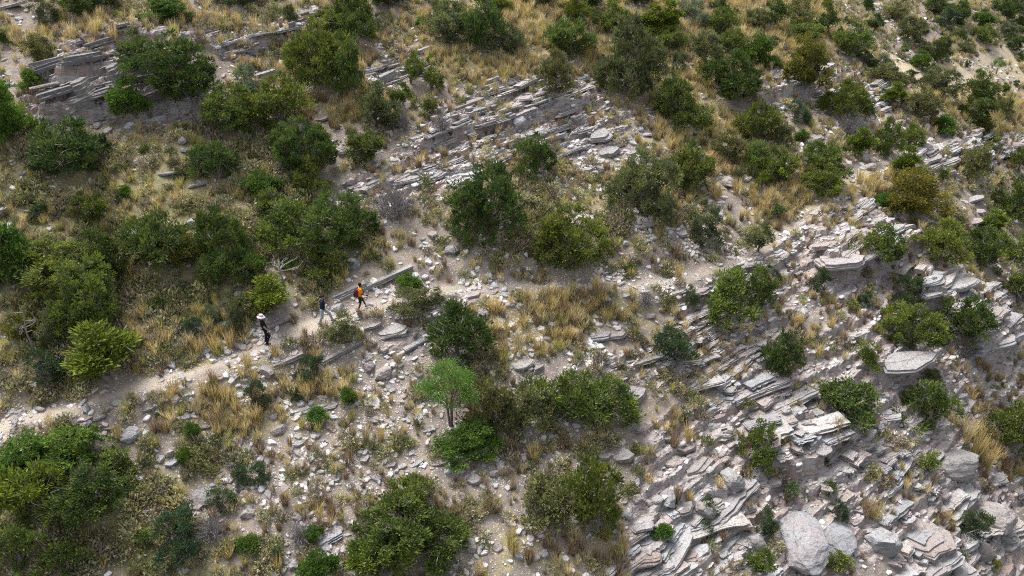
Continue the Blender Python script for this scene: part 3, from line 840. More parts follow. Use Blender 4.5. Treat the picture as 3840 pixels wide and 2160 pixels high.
PLANTS = '''
0 0 310 205 270 190 G at the top left corner beside the pale ledge
0 0 660 150 430 190 N cut by the top edge left of the yellow herb
0 0 1250 185 320 180 B round, standing in golden grass at top left
0 0 885 150 110 65 Y glowing between two shrubs at top left
0 0 1200 180 90 70 Y at the foot of the round green shrub at top left
0 0 1800 70 320 130 N cut by the top edge above the golden grass
0 0 310 500 250 210 E on the cliff top at far left
0 0 30 340 120 110 N at the left edge below the pale ledge
0 0 1040 490 210 240 E with dead twigs on top of the left cliff
0 0 1340 790 580 440 N sprawling over the right side of the left cliff
0 0 1020 890 230 260 B growing out of the left cliff face
0 0 90 1090 320 500 B tall and leafy at the left edge under the cliff
0 0 240 690 130 150 B small, on the left end of the cliff
0 0 540 1400 560 430 N broad, in the scrub below the left cliff
0 0 1880 740 180 230 S right of the left cliff among golden grass
0 0 1760 1060 430 370 J with yellowish tips below the silvery shrub
0 0 1650 1400 300 300 N shadowed, under the yellow-tipped juniper
1 0 720 320 400 360 N tall, at top centre-left above the broken rock steps
1 0 1000 85 300 110 N cut by the top edge at centre-left
1 0 590 270 300 150 J leaning on the ledge at top centre-left
1 0 480 710 480 460 J large, mid-green, right of the silvery shrub
1 0 700 720 260 400 N dense, joined to the right of the large mid-green juniper
1 0 270 170 90 120 K small, on the top ledge
1 0 1370 150 130 160 E thin-stemmed at the top edge near centre
1 0 1490 340 300 290 E left half of the tall pair at top centre
1 0 1710 440 290 420 N pointed, right half of the tall pair at top centre
1 0 1840 110 170 120 C at the top edge right of the tall pair
1 0 1890 440 210 230 E right of the tall pair at top centre
1 0 1235 210 110 55 B low, beside a dead log at top centre
1 0 1180 660 190 240 J small, right of the stacked slabs
1 0 1330 710 160 180 J left end of the long layered outcrop
1 0 910 990 280 340 E thin and twiggy, left of the layered outcrop
1 0 1110 830 170 190 J between two twiggy junipers left of the outcrop
1 0 1330 890 150 150 J above the dead twigs at the outcrop
1 0 820 1250 270 230 J low, under the twiggy juniper left of the outcrop
1 0 1125 1000 150 140 D spilling white twigs left of the outcrop
1 0 1400 1010 170 130 D on the ledge of the layered outcrop
1 0 200 1010 330 390 J dark green, right part of the yellow-tipped thicket
1 0 370 1330 400 380 N deep green, lowest in the thicket above the walkers
1 0 440 1445 270 250 J left of the pale slabs above the walkers
1 0 70 1470 240 160 B light green, below the thicket on the left
2 0 230 45 180 75 N cut by the top edge above the golden slope
2 0 480 235 220 210 C rounded, on the golden slope at top centre
2 0 600 80 240 120 N at the top edge right of the golden slope
2 0 440 480 340 280 J two-lobed, on the golden slope behind the outcrop
2 0 330 740 270 320 E standing on top of the layered outcrop
2 0 860 750 470 540 E the largest, right end of the layered outcrop
2 0 760 290 250 260 J behind the largest juniper at top centre-right
2 0 1050 285 200 220 C bright, rounded, at top centre-right
2 0 1180 285 170 250 C tall, right of the bright rounded one
2 0 960 60 220 110 N at the top edge, centre-right
2 0 1280 110 130 110 S at the top edge on a golden slope
2 0 1390 200 170 180 S with visible trunk at top right of centre
2 0 1560 110 140 130 N at the top edge beside the silvery tree
2 0 1190 410 250 160 J pale-tipped, right of the largest juniper
2 0 1255 545 160 130 G low, on golden grass right of the largest juniper
2 0 1580 290 200 200 J in the upper right thicket, left side
2 0 1690 145 60 70 C small, in the upper right thicket
2 0 1450 500 260 230 E in the thicket left of the bright acacia-like shrub
2 0 1640 440 210 190 J beside the bright shrub in the upper thicket
2 0 1660 790 430 340 N broad, below the bright shrub on the upper right
2 0 1860 550 190 240 B vivid, flat-topped, in the upper right thicket
2 0 1830 240 200 150 E greyish, at the top right thicket
2 0 1850 370 150 130 J above the vivid shrub
2 0 1200 760 190 190 N thin, right of the outcrop cave
2 0 1250 1010 430 340 J wide, right below the layered outcrop
2 0 1360 1445 340 340 J above the pale path slabs, centre-right
2 0 960 1640 520 440 E half dead, left of a large grey slab
2 0 1620 1225 250 220 E on the slope right of the pale boulders
2 0 1850 1095 250 290 J beside a boulder on the upper right slope
2 0 1850 1310 260 220 J lower right slope above the footpath
2 0 1890 1430 120 130 C small, above the golden grass by the path
2 0 70 1200 190 160 J upper lobe left of the pale slabs
2 0 190 1360 280 320 N below the pale boulders at centre
3 0 40 240 130 230 N in the far thicket right of centre
3 0 210 240 240 250 E dense, left of the far ruined outcrop
3 0 430 275 110 200 N narrow, right of the far outcrop
3 0 430 95 100 110 C at the top edge above the far outcrop
3 0 580 215 90 80 N small, far, right of the outcrop
3 0 545 270 60 65 N tiny, far, below the outcrop
3 0 260 345 270 130 J above the yellow-topped tree
3 0 280 690 330 370 O tall, yellow-topped, at the upper right ledge
3 0 20 390 120 90 G left of the yellow-topped tree
3 0 620 470 300 260 J green, right of the yellow-topped tree
3 0 720 530 210 130 K low, at the edge of the tan meadow
3 0 870 530 160 80 K lowest, at the edge of the tan meadow
3 0 800 270 150 150 N far, left of the tan meadow
3 0 1050 345 230 190 E grey, behind the tan meadow
3 0 960 180 180 140 E far, near the top edge at right
3 0 760 90 150 110 N at the top edge above the meadow
3 0 1300 480 190 200 N in the middle of the tan meadow
3 0 1120 535 150 140 B rounded, on the tan meadow
3 0 1180 430 150 100 G pale, on the tan meadow
3 0 1020 425 100 85 J small, on the left of the tan meadow
3 0 1330 250 190 170 K beside the pale boulder behind the meadow
3 0 1250 130 170 140 N at the top edge behind the pale boulder
3 0 1440 210 150 170 N behind the meadow, far right
3 0 1450 330 140 110 J behind the path through the meadow
3 0 1620 355 190 150 J with a pale stem behind the meadow
3 0 1790 305 190 120 G pale, rounded, behind the meadow at far right
3 0 1840 395 190 90 N low, behind the meadow at far right
3 0 1620 210 160 120 B far, near the top right corner
3 0 1790 180 220 180 N dense, near the top right corner
3 0 1890 100 140 120 K in the top right corner
3 0 1890 250 140 110 J at the right edge behind the meadow
3 0 1490 425 130 90 G left of the far path
3 0 1500 515 55 55 K tiny, on the far path
3 0 1720 565 100 120 A small, alone on the tan meadow
3 0 1780 700 75 70 B small, right side of the meadow
3 0 1875 660 60 50 K small, at the right edge of the meadow
3 0 1900 480 80 85 N at the right edge of the meadow
3 0 870 690 310 170 E over the dipping slabs left of the meadow
3 0 1260 740 340 180 E grey, twiggy, below the tan meadow
3 0 1570 820 270 240 N dense, below the tan meadow at right
3 0 1780 920 170 190 E right edge below the meadow
3 0 1550 960 290 200 N dark, lower, below the meadow at right
3 0 1620 1040 180 120 O low, above the ridge at right edge
3 0 1140 930 250 250 E right of the leaning slab line
3 0 930 810 150 170 C bright, behind the leaning slab line
3 0 580 930 380 280 J broad, left of the leaning slab line
3 0 205 935 200 160 K round, under a ledge on the upper right
3 0 620 1050 240 150 D with long pale branches on the right slope
3 0 700 1190 170 210 C below the pale dead branches
3 0 890 1190 190 270 J left of the rounded pale boulder
3 0 1060 1130 180 180 J above the rounded pale boulder
3 0 1320 1025 130 140 B right of the slope top boulders
3 0 370 1330 270 240 J above the golden grass by the path, right
3 0 60 1390 220 270 J left, in the right slope thicket
3 0 80 1125 190 220 E upper, in the right slope thicket
3 0 400 1490 400 210 J wide, above the path at right
3 0 1010 1375 150 260 C narrow, by the path on the right
3 0 1160 1370 130 120 J right of the narrow pointed juniper
3 0 1560 1380 270 280 E sparse, below the ridge slabs at right
3 0 1710 1120 120 100 J on the ridge slabs at right edge
3 0 1880 1320 140 190 J at the right edge below the ridge
1 1 150 250 280 260 J left of the thicket behind the walkers
0 1 90 740 270 470 B bright, large, at the left edge above the path
0 1 700 250 260 220 J upper, in the left thicket
0 1 800 650 300 350 N middle, in the left thicket
0 1 1180 620 380 430 N below the pale boulder in the left thicket
0 1 1480 570 260 240 O brownish-tipped, in the left thicket
0 1 1700 700 430 540 N right, in the left thicket above the dead tree
0 1 430 770 500 350 J left of the dry clearing above the path
0 1 700 1050 510 490 J large, left of the dry clearing
0 1 1890 625 200 180 B vivid, feathery, above the hatted walker
0 1 390 1175 230 270 G leaning on the bare trunk at left
0 1 130 1150 240 250 O at the left edge by the bare trunk
0 1 275 1230 160 360 T with a leaning trunk at left
0 1 850 1490 410 490 C large, pyramidal, just above the path at left
0 1 330 1430 330 230 K low, left of the pyramidal juniper
0 1 1750 1050 190 300 G upright, pale, left of the hatted walker
0 1 1590 990 140 140 G pale, left of the upright one near the path
0 1 1450 1095 160 140 K in dry grass above the path at left
0 1 1390 770 160 90 G low, in the dry clearing
1 1 250 430 400 330 J left, in the thicket behind the walkers
1 1 610 480 500 430 N largest, in the thicket behind the walkers
1 1 530 650 320 180 J lowest, in the thicket behind the walkers
1 1 1060 250 340 250 D grey, dense, above the fallen ledges at centre
1 1 1760 380 470 540 N tall, centre, right of the grey dead bush
1 1 230 595 130 75 B small, beside the dead tree behind the walkers
1 1 145 950 240 310 C conical, right behind the hatted walker
1 1 215 770 250 220 T above the hatted walker
1 1 1165 745 190 130 B vivid, on the path's upper edge ahead of the walkers
1 1 1180 945 270 200 G rounded, below the path ahead of the walkers
1 1 1360 835 160 110 G pale, beside the path ahead of the walkers
1 1 650 1115 300 200 G in grass just below the middle walker
1 1 1520 1285 440 440 N rounded, grey twigged, below the path at centre
1 1 420 1440 180 210 K in brown grass below the hatted walker
2 1 420 660 570 490 J large, dense, round, above the path at centre
2 1 1490 400 290 280 G upright, above the golden tussocks
2 1 1860 490 200 260 E half dead, at the path bend on the right
2 1 1650 960 420 350 J wide, below the path at right of centre
2 1 1870 900 280 330 J right half, below the path at right of centre
2 1 1000 880 200 105 D small, beside the path on yellow grass
2 1 1200 1310 280 300 K upright, alone on the flaky slope
2 1 900 610 90 75 B tiny, above the path at centre-right
3 1 100 1440 260 390 N on the pale slope at right, alone
3 1 860 170 180 140 B dense, above the ridge slabs by the path
3 1 1090 210 470 350 O broad, behind the ridge slabs
3 1 1300 560 360 330 J right of the ridge slabs with pale stems
3 1 1600 570 260 300 J behind the right cliff
3 1 1680 330 170 190 C bright, behind the right cliff
3 1 1830 250 250 340 N tall, at the right edge above the cliff
3 1 1880 570 160 240 J at the right edge behind the dead trunk
3 1 830 560 310 300 J growing on the ridge slabs
3 1 370 780 160 210 K grey, on the slope under the ridge slabs
3 1 1050 880 210 240 K left of the pale right cliff
3 1 730 865 120 120 K small, beside a white stone under the ridge
3 1 1060 1215 450 340 J broad, above the overhanging slab
3 1 1480 1170 330 370 N dark, under the right cliff
3 1 760 1325 210 200 J small, left of the overhanging slab
3 1 1900 870 190 270 J right edge, beside the right cliff
3 1 1775 730 90 210 T right of the pale right cliff
3 1 1500 1260 200 140 D pale, lichen-grey, under the right cliff
3 1 1230 1460 170 90 G low, under the overhanging slab
0 2 180 730 430 330 B left, upper part of the bottom left thicket
0 2 600 630 520 260 B upper, bottom left thicket near the path
0 2 940 650 230 180 J right, top of the bottom left thicket
0 2 290 1090 520 440 C bright, middle of the bottom left thicket
0 2 760 1030 620 420 N dark, right part of the bottom left thicket
0 2 140 1430 420 350 J bottom left corner
0 2 500 1460 360 260 J bottom edge near the left corner
0 2 690 960 380 300 D pale branches over the bottom left thicket
0 2 1390 1310 330 400 K green, right of the bottom left thicket
0 2 1650 970 270 180 K under the bluish slab at lower left
0 2 1840 1300 190 150 B small, bottom left of centre
0 2 1450 410 130 130 B small, in brown grass below the path at left
0 2 1620 90 130 130 G small, below the path at left
0 2 1830 760 150 140 K in brown grass at lower left of centre
0 2 1600 1190 250 180 D pale, lichen-grey, bottom left
1 2 1470 340 430 520 A slender-stemmed, at lower centre
1 2 1590 560 430 220 B low, deep green, at the foot of the acacia
1 2 1800 430 330 540 E right behind the acacia
1 2 1140 1010 360 290 J top of the large bottom centre juniper
1 2 1150 1290 680 420 N large, bottom centre
1 2 950 1470 430 280 C yellow-tipped, bottom edge at centre-left
1 2 1400 1450 300 240 J right lobe at the bottom centre
1 2 490 1470 270 240 B vivid, bottom edge left of centre
1 2 440 1170 140 130 B small, above the vivid one at bottom
1 2 340 1210 230 140 D grey, beside the tilted slab at bottom
1 2 40 750 140 160 K small, on the stony slope at lower left
2 2 130 370 320 430 E left part of the wide juniper at lower centre
2 2 440 350 420 430 J middle of the wide juniper at lower centre
2 2 710 290 400 340 J right part of the wide juniper at lower centre
2 2 570 1110 460 620 J tall, at the bottom right of centre
2 2 250 1090 420 330 E grey and twiggy, at the bottom right of centre
2 2 1860 640 260 380 J on pale bedrock beside stacked slabs
2 2 1470 1190 180 180 K round, on pale bedrock at bottom
2 2 1890 1110 190 190 K left of the largest grey boulder
2 2 1890 1470 210 270 J bottom edge under the largest boulder
3 2 610 310 450 260 N upper, on the lower right slope
3 2 1180 360 410 350 J under the overhanging slab at right
3 2 1790 500 360 380 J at the right edge above the gully
3 2 1520 1180 240 250 K on the pale blocks at bottom right
3 2 430 630 120 80 K small, in the shade of a ledge at lower right
3 2 1720 1410 110 90 Y at the bottom right corner
'''

plants = []
for ln in PLANTS.strip().splitlines():
    a = ln.split(' ', 7)
    c, r, x, y, w, h = map(int, a[:6])
    plants.append((c, r, x, y, w, h, a[6], a[7]))
pp = [T2D(c, r, x, y - (0.05 if k in 'AT' else 0.16) * w) for c, r, x, y, w, h, k, s in plants]
gp = hit(np.array([p[0] for p in pp]), np.array([p[1] for p in pp]), HF)
PLANT_POS = []
for (c, r, x, y, w, h, k, s), P in zip(plants, gp):
    _, _, Z = proj(P)
    sc = F / Z
    W = w / 3.0 / sc
    Hh = 0.9 * max(0.55 * W, (h / 3.0 / sc - 0.10 * W) / 0.87)
    if T2D(c, r, x, y)[0] < 950 and 280 < T2D(c, r, x, y)[1] < 820: W *= 1.12
    W *= .98 if not (T2D(c, r, x, y)[0] > 2100 and T2D(c, r, x, y)[1] < 330) else .88
    if k in 'DT': Hh = max(0.4 * W, (h / 3.0 / sc - 0.1 * W) / 0.87)
    if k == 'A': Hh = (h / 3.0 / sc) / 0.9
    if k in 'JNE': pk = 'JL' if W > 3.4 else ('JM' if W > 1.8 else 'JS')
    elif k == 'C': pk = 'JL' if W > 3.6 else ('CM' if W > 1.4 and Hh > 1.05 * W else ('JM' if W > 1.7 else 'JS'))
    elif k in 'BO': pk = 'BL' if W > 2.4 else 'BM'
    elif k in 'GKSY': pk = 'GM' if W < 2.6 else 'BL'
    else: pk = k
    pr = PROTO[pk]
    v = min(range(len(pr)), key=lambda i: abs(pr[i]['H'] / pr[i]['W'] - Hh / W) + random.uniform(0, 0.35))
    v = pr[v]
    words, cat, col = KIND[k]
    size = 'large ' if W > 4 and k in 'JNEC' and 'large' not in s else ''
    o = bpy.data.objects.new(NAME[k], None)
    C.objects.link(o)
    o.empty_display_size = 0.3
    o.location = (P[0], P[1], P[2] - 0.03)
    o.rotation_euler = (random.uniform(-.06, .06), random.uniform(-.06, .06), random.uniform(0, 6.28))
    sk = random.uniform(.9, 1.12)
    o.scale = (W / v['W'] * sk, W / v['W'] / sk, Hh / v['H'])
    tag(o, size + words + ', ' + s, cat)
    if k in 'JNEC': o['group'] = 'junipers on the hillside'
    elif k in 'BGKSOY': o['group'] = 'shrubs on the hillside'
    elif k in 'DT': o['group'] = 'dead bushes on the hillside'
    j = [random.uniform(.82, 1.22) for _ in range(1)][0]
    hue = random.uniform(-.08, .08)
    for nm, me in v['parts']:
        ch = obj(nm, me, o)
        if nm == 'dead_twigs': ch['kind'] = 'stuff'
        ch.color = (col[0] * j * (1 + hue), col[1] * j, col[2] * j * (1 - hue), 1)
    PLANT_POS.append((P[0], P[1], W))
PLANT_POS = np.array(PLANT_POS)

TINY = []
_g = np.random.default_rng(77)
for (x0, x1, y0, y1, nn) in ((20, 900, 330, 800, 34), (1750, 2560, 10, 330, 40), (1000, 1700, 20, 180, 12), (1650, 2560, 300, 560, 22), (40, 900, 960, 1430, 14), (1650, 2560, 700, 1430, 14)):
    for _ in range(nn):
        TINY.append((_g.uniform(x0, x1), _g.uniform(y0, y1)))
_q = hit(np.array([t[0] for t in TINY]), np.array([t[1] for t in TINY]), HF)
TINY = [(t, p) for t, p in zip(TINY, _q) if np.min(np.hypot(PLANT_POS[:, 0] - p[0], PLANT_POS[:, 1] - p[1]) - .5 * PLANT_POS[:, 2]) > .25
        and line_dist(pw, p[:1], p[1:2])[0][0] > 1.2]

# ------------------------------------------------------------------ rock prototypes
def slab_mesh(seed, layers, point, step=0.10):
    """a broken plate: angular outline, several laminae, each set back a little from the one below"""
    g = np.random.default_rng(seed); k = int(g.integers(5, 8)); n = 18
    ca = (np.arange(k) + g.uniform(-.32, .32, k)) / k * 2 * np.pi
    cr = g.uniform(.42, .58, k)
    cor = np.stack([np.cos(ca), np.sin(ca)], 1) * cr[:, None]
    cor[:, 0] *= 1 + .25 * point; cor[:, 1] *= 1 - .25 * point
    ln = np.linalg.norm(np.roll(cor, -1, 0) - cor, axis=1); cum = np.concatenate([[0], np.cumsum(ln)])
    tt = np.linspace(0, cum[-1], n, endpoint=False)
    base = np.stack([np.interp(tt, cum, np.append(cor[:, i], cor[0, i])) for i in (0, 1)], 1)
    base += g.normal(0, .014, base.shape)
    base -= (base.max(0) + base.min(0)) / 2
    base /= (base.max(0) - base.min(0))
    rings = []; zs = np.concatenate([[-1], np.sort(g.uniform(-.9, -.1, layers - 1)), [0]])
    cur = base.copy()
    for l in range(layers):
        if l:
            dv = g.normal(size=2); dv /= np.linalg.norm(dv)
            proj_ = base @ dv
            cur = cur * (1 - step * g.uniform(.0, .5)) - np.outer(np.maximum(0, proj_ - g.uniform(.05, .4)), dv) * g.uniform(.2, 1.2) * step * 4
        c2 = cur * (1 + g.normal(0, .018, (n, 1)))
        gap = (zs[l + 1] - zs[l]) * .22
        for z in (zs[l] + gap * g.uniform(.2, 1), zs[l + 1] - gap * g.uniform(.2, 1)):
            rings.append(np.column_stack([c2, np.full(n, z) + g.normal(0, .015, n)]))
    top = rings[-1].copy()
    for f, dz in ((.95, .03), (.6, .05)):
        q = top.copy(); q[:, :2] = (q[:, :2] - q[:, :2].mean(0)) * f + q[:, :2].mean(0); q[:, 2] = top[:, 2].mean() + dz * g.uniform(-.6, 1.2, n)
        rings.append(q)
    V = np.concatenate(rings + [np.append(top[:, :2].mean(0), top[:, 2].mean() + .04)[None]])
    kk = len(rings)
    i = np.arange(kk - 1)[:, None] * n; j = np.arange(n)[None]; j2 = (j + 1) % n
    Qd = np.stack([i + j, i + j2, i + n + j2, i + n + j], -1).reshape(-1, 4)
    T = np.concatenate([Qd[:, [0, 1, 2]], Qd[:, [0, 2, 3]], np.stack([(kk - 1) * n + np.arange(n), (kk - 1) * n + (np.arange(n) + 1) % n, np.full(n, kk * n)], 1)])
    return mesh_np('slab', V, T, M_rock)


def ico(level):
    import bmesh
    bm = bmesh.new(); bmesh.ops.create_icosphere(bm, subdivisions=level, radius=1.0)
    V = np.array([v.co[:] for v in bm.verts]); T = np.array([[v.index for v in f.verts] for f in bm.faces])
    bm.free()
    return V, T


IV, IT = ico(4)


def boulder_mesh(seed, cuts=15, flat=0.9):
    g = np.random.default_rng(seed)
    V = IV.copy()
    for i in range(cuts):
        d = g.normal(size=3); d /= np.linalg.norm(d)
        r = g.uniform(.62, .88)
        s = np.maximum(0, V @ d - r)
        V = V - s[:, None] * d * 0.92
    n = fbm(V[:, 0] * 3 + V[:, 2] * 1.7, V[:, 1] * 3 - V[:, 2] * 2.1, 1.3, seed, 4, .6)
    st = np.sign(np.sin(V[:, 2] * 17 + 3 * n)) * .012
    V = V * (1 + .10 * n + st)[:, None]
    V /= (V.max(0) - V.min(0))[None]
    return mesh_np('boulder', V, IT, M_rock)


def stone_mesh(seed, n=8):
    g = np.random.default_rng(seed)
    a = (np.arange(n) + g.uniform(-.35, .35, n)) / n * 2 * np.pi
    r = .5 * (1 + g.normal(0, .14, n))
    lo = np.stack([np.cos(a) * r * .9, np.sin(a) * r * .9, np.full(n, -.5)], 1)
    mi = np.stack([np.cos(a) * r, np.sin(a) * r, np.full(n, .15) + g.normal(0, .1, n)], 1)
    hi = np.stack([np.cos(a) * r * .8, np.sin(a) * r * .8, np.full(n, .45) + g.normal(0, .12, n)], 1)
    V = np.concatenate([lo, mi, hi, [[0, 0, .5]]])
    T = []
    for k in (0, 1):
        for j in range(n):
            j2 = (j + 1) % n
            T += [[k * n + j, k * n + j2, (k + 1) * n + j2], [k * n + j, (k + 1) * n + j2, (k + 1) * n + j]]
    for j in range(n):
        T.append([2 * n + j, 2 * n + (j + 1) % n, 3 * n])
    return V, np.array(T)


SLABS = [slab_mesh(200 + i, 2 + i % 4, (0.0, 0.5, 1.0)[i % 3]) for i in range(18)]


def ledge_mesh(seed, layers):
    """a length of an exposed bed: ragged front edge (-y), laminae set back towards the top"""
    g = np.random.default_rng(seed); nf = 11
    xs = np.linspace(-.5, .5, nf); nb = 5; xb = np.linspace(.5, -.5, nb)
    rings = []; zs = np.concatenate([[-1], np.sort(g.uniform(-.92, -.08, layers - 1)), [0]])
    front = -.5 + .10 * np.cumsum(g.normal(0, .45, nf)) * .5; front -= front.mean() + .45
    back = g.uniform(.42, .55, nb)
    l0, l1 = -.5, .5
    for l in range(layers):
        f = front + g.normal(0, .035, nf) + (.0 if l == 0 else g.uniform(-.03, .12))
        front = front + (g.uniform(.0, .10) if l else 0)
        e0 = l0 + g.uniform(0, .06); e1 = l1 - g.uniform(0, .06)
        P2 = np.concatenate([np.column_stack([np.interp(xs, [-.5, .5], [e0, e1]), f]), np.column_stack([np.interp(xb, [-.5, .5], [e0, e1]), back])])
        gap = (zs[l + 1] - zs[l]) * .2
        for z in (zs[l] + gap * g.uniform(.2, 1), zs[l + 1] - gap * g.uniform(.1, .6)):
            rings.append(np.column_stack([P2, np.full(len(P2), z) + g.normal(0, .012, len(P2))]))
    n = nf + nb
    top = rings[-1]
    c = top.mean(0)
    for f, dz in ((.96, .02), (.5, .03)):
        q = (top - c) * f + c; q[:, 2] = c[2] + dz * g.uniform(-1, 1.2, n); rings.append(q)
    V = np.concatenate(rings + [c[None] + [[0, 0, .02]]]); kk = len(rings)
    i = np.arange(kk - 1)[:, None] * n; j = np.arange(n)[None]; j2 = (j + 1) % n
    Qd = np.stack([i + j, i + j2, i + n + j2, i + n + j], -1).reshape(-1, 4)
    T = np.concatenate([Qd[:, [0, 1, 2]], Qd[:, [0, 2, 3]], np.stack([(kk - 1) * n + np.arange(n), (kk - 1) * n + (np.arange(n) + 1) % n, np.full(n, kk * n)], 1)])
    return mesh_np('slab', V, T, M_rock)


LEDGE = [ledge_mesh(260 + i, 2 + i % 4) for i in range(14)]
THICK = [slab_mesh(240 + i, 9, .3, .16) for i in range(5)]
BOULD = [boulder_mesh(300 + i) for i in range(9)]
STONE_VT = [stone_mesh(400 + i) for i in range(10)]
STONES = [mesh_np('stone', V, T, M_rock) for V, T in STONE_VT]


def bed_matrix(yaw, tilt=(0, 0), flat=0.0):
    nrm = BEDN.lerp(Vector((0, 0, 1)), flat)
    nrm = (nrm + Vector((tilt[0], tilt[1], 0))).normalized()
    xa = Vector((math.cos(yaw), math.sin(yaw), 0)); xa = (xa - nrm * xa.dot(nrm)).normalized()
    ya = nrm.cross(xa)
    return Matrix(((xa.x, ya.x, nrm.x), (xa.y, ya.y, nrm.y), (xa.z, ya.z, nrm.z)))


def put_rock(name, me, P, L, W, T, yaw, tilt=(0, 0), lift=0.0, flat=0.0, parent=None, shade=1.0):
    o = obj(name, me)
    m = bed_matrix(yaw, tilt, flat).to_4x4() @ Matrix.Diagonal((L, W, T, 1))
    m.translation = Vector((P[0], P[1], P[2] + lift))
    if parent is not None:
        o.parent = parent
        o.matrix_basis = Matrix.Translation(-parent.location) @ m
    else:
        o.matrix_basis = m
    t = random.uniform(-.05, .05)
    o.color = (shade * (1 + t), shade, shade * (1 - t), 1)
    return o


# ------------------------------------------------------------------ layered outcrops: one thing each, its slabs are parts
OUTCROPS = [  # outline, slab count, length range, thickness range, label
    ([(1010, 370), (1090, 330), (1150, 270), (1270, 205), (1420, 200), (1510, 225), (1570, 310), (1400, 390), (1180, 430)], 120, (0.8, 2.6), (.12, .34), 'long pale outcrop of many dipping rock layers above the centre of the path', .9),
    ([(70, 260), (90, 190), (200, 140), (330, 140), (440, 200), (540, 280), (330, 310)], 40, (1.2, 3.2), (.2, .55), 'dark layered cliff face of grey rock at the upper left', .56),
    ([(190, 128), (440, 116), (640, 92), (760, 45), (825, 20), (810, 60), (690, 120), (560, 150), (400, 135)], 75, (0.5, 1.9), (.1, .28), 'long broken rock ledge running along the top left slope', .74),
    ([(2020, 590), (2080, 545), (2190, 540), (2300, 575), (2330, 640), (2250, 690), (2100, 690), (2020, 640)], 46, (1.0, 3.6), (.12, .3), 'ridge of purplish slabs dipping left beside the path on the right', .92),
    ([(2290, 700), (2400, 690), (2480, 740), (2570, 800), (2560, 870), (2450, 930), (2380, 850), (2310, 760)], 60, (0.8, 2.2), (.15, .4), 'pale blocky cliff of cracked layers near the right edge', 1.06),
    ([(1820, 960), (1960, 970), (2080, 1040), (2110, 1120), (2000, 1190), (1850, 1150), (1700, 1180), (1650, 1120), (1780, 1040)], 70, (0.7, 2.0), (.12, .34), 'stepped pile of pinkish slabs on the bedrock right of centre', 1.06),
    ([(2060, 1110), (2250, 1080), (2360, 1120), (2400, 1250), (2330, 1330), (2200, 1300), (2100, 1260), (2040, 1200)], 110, (0.4, 1.3), (.1, .24), 'crumbly flaky white rock slope at lower right', 1.06),
    ([(1570, 1340), (1680, 1260), (1800, 1240), (1900, 1290), (1930, 1440), (1700, 1455), (1560, 1420)], 80, (0.6, 1.9), (.1, .26), 'fractured cream bedrock pavement at the bottom right of centre', 1.06),
    ([(2240, 1330), (2400, 1260), (2540, 1240), (2590, 1330), (2570, 1455), (2250, 1455)], 60, (0.8, 2.6), (.16, .45), 'heavy pale blocks and slabs in the bottom right corner', 1.06),
    ([(1540, 900), (1640, 870), (1760, 790), (1880, 800), (1990, 850), (1880, 920), (1700, 990), (1560, 1000)], 130, (0.5, 1.5), (.08, .2), 'field of thin grey flaky layers below the path right of centre', .95),
    ([(1900, 260), (1930, 190), (2100, 170), (2240, 175), (2260, 230), (2210, 300), (2080, 270), (1960, 290)], 60, (0.8, 2.4), (.14, .34), 'upper right outcrop of slanting slabs beside the tan meadow', .95),
    ([(2260, 420), (2340, 375), (2470, 342), (2580, 340), (2580, 420), (2440, 420), (2350, 435)], 36, (1.0, 3.0), (.16, .42), 'flat pinkish rock ridge at the right edge', 1.0),
    ([(830, 490), (910, 445), (1020, 422), (1210, 420), (1200, 455), (1060, 468), (900, 500)], 36, (0.7, 2.0), (.12, .28), 'row of pale flat slabs above the middle of the path', 1.02),
    ([(910, 180), (1000, 145), (1070, 120), (1080, 165), (1030, 210), (930, 210)], 32, (0.6, 1.5), (.12, .28), 'small grey stepped ledges at top centre-left', .88),
    ([(1850, 720), (1960, 640), (2030, 560), (2150, 500), (2190, 530), (2050, 600), (2020, 680), (1900, 720)], 80, (0.5, 1.6), (.08, .2), 'pale shattered plates along the right stretch of the footpath', 1.06),
    ([(2010, 15), (2080, 20), (2110, 60), (2060, 75), (2010, 50)], 14, (0.8, 2.2), (.2, .5), 'far dark-mouthed outcrop of stacked rock near the top right', .8),
]
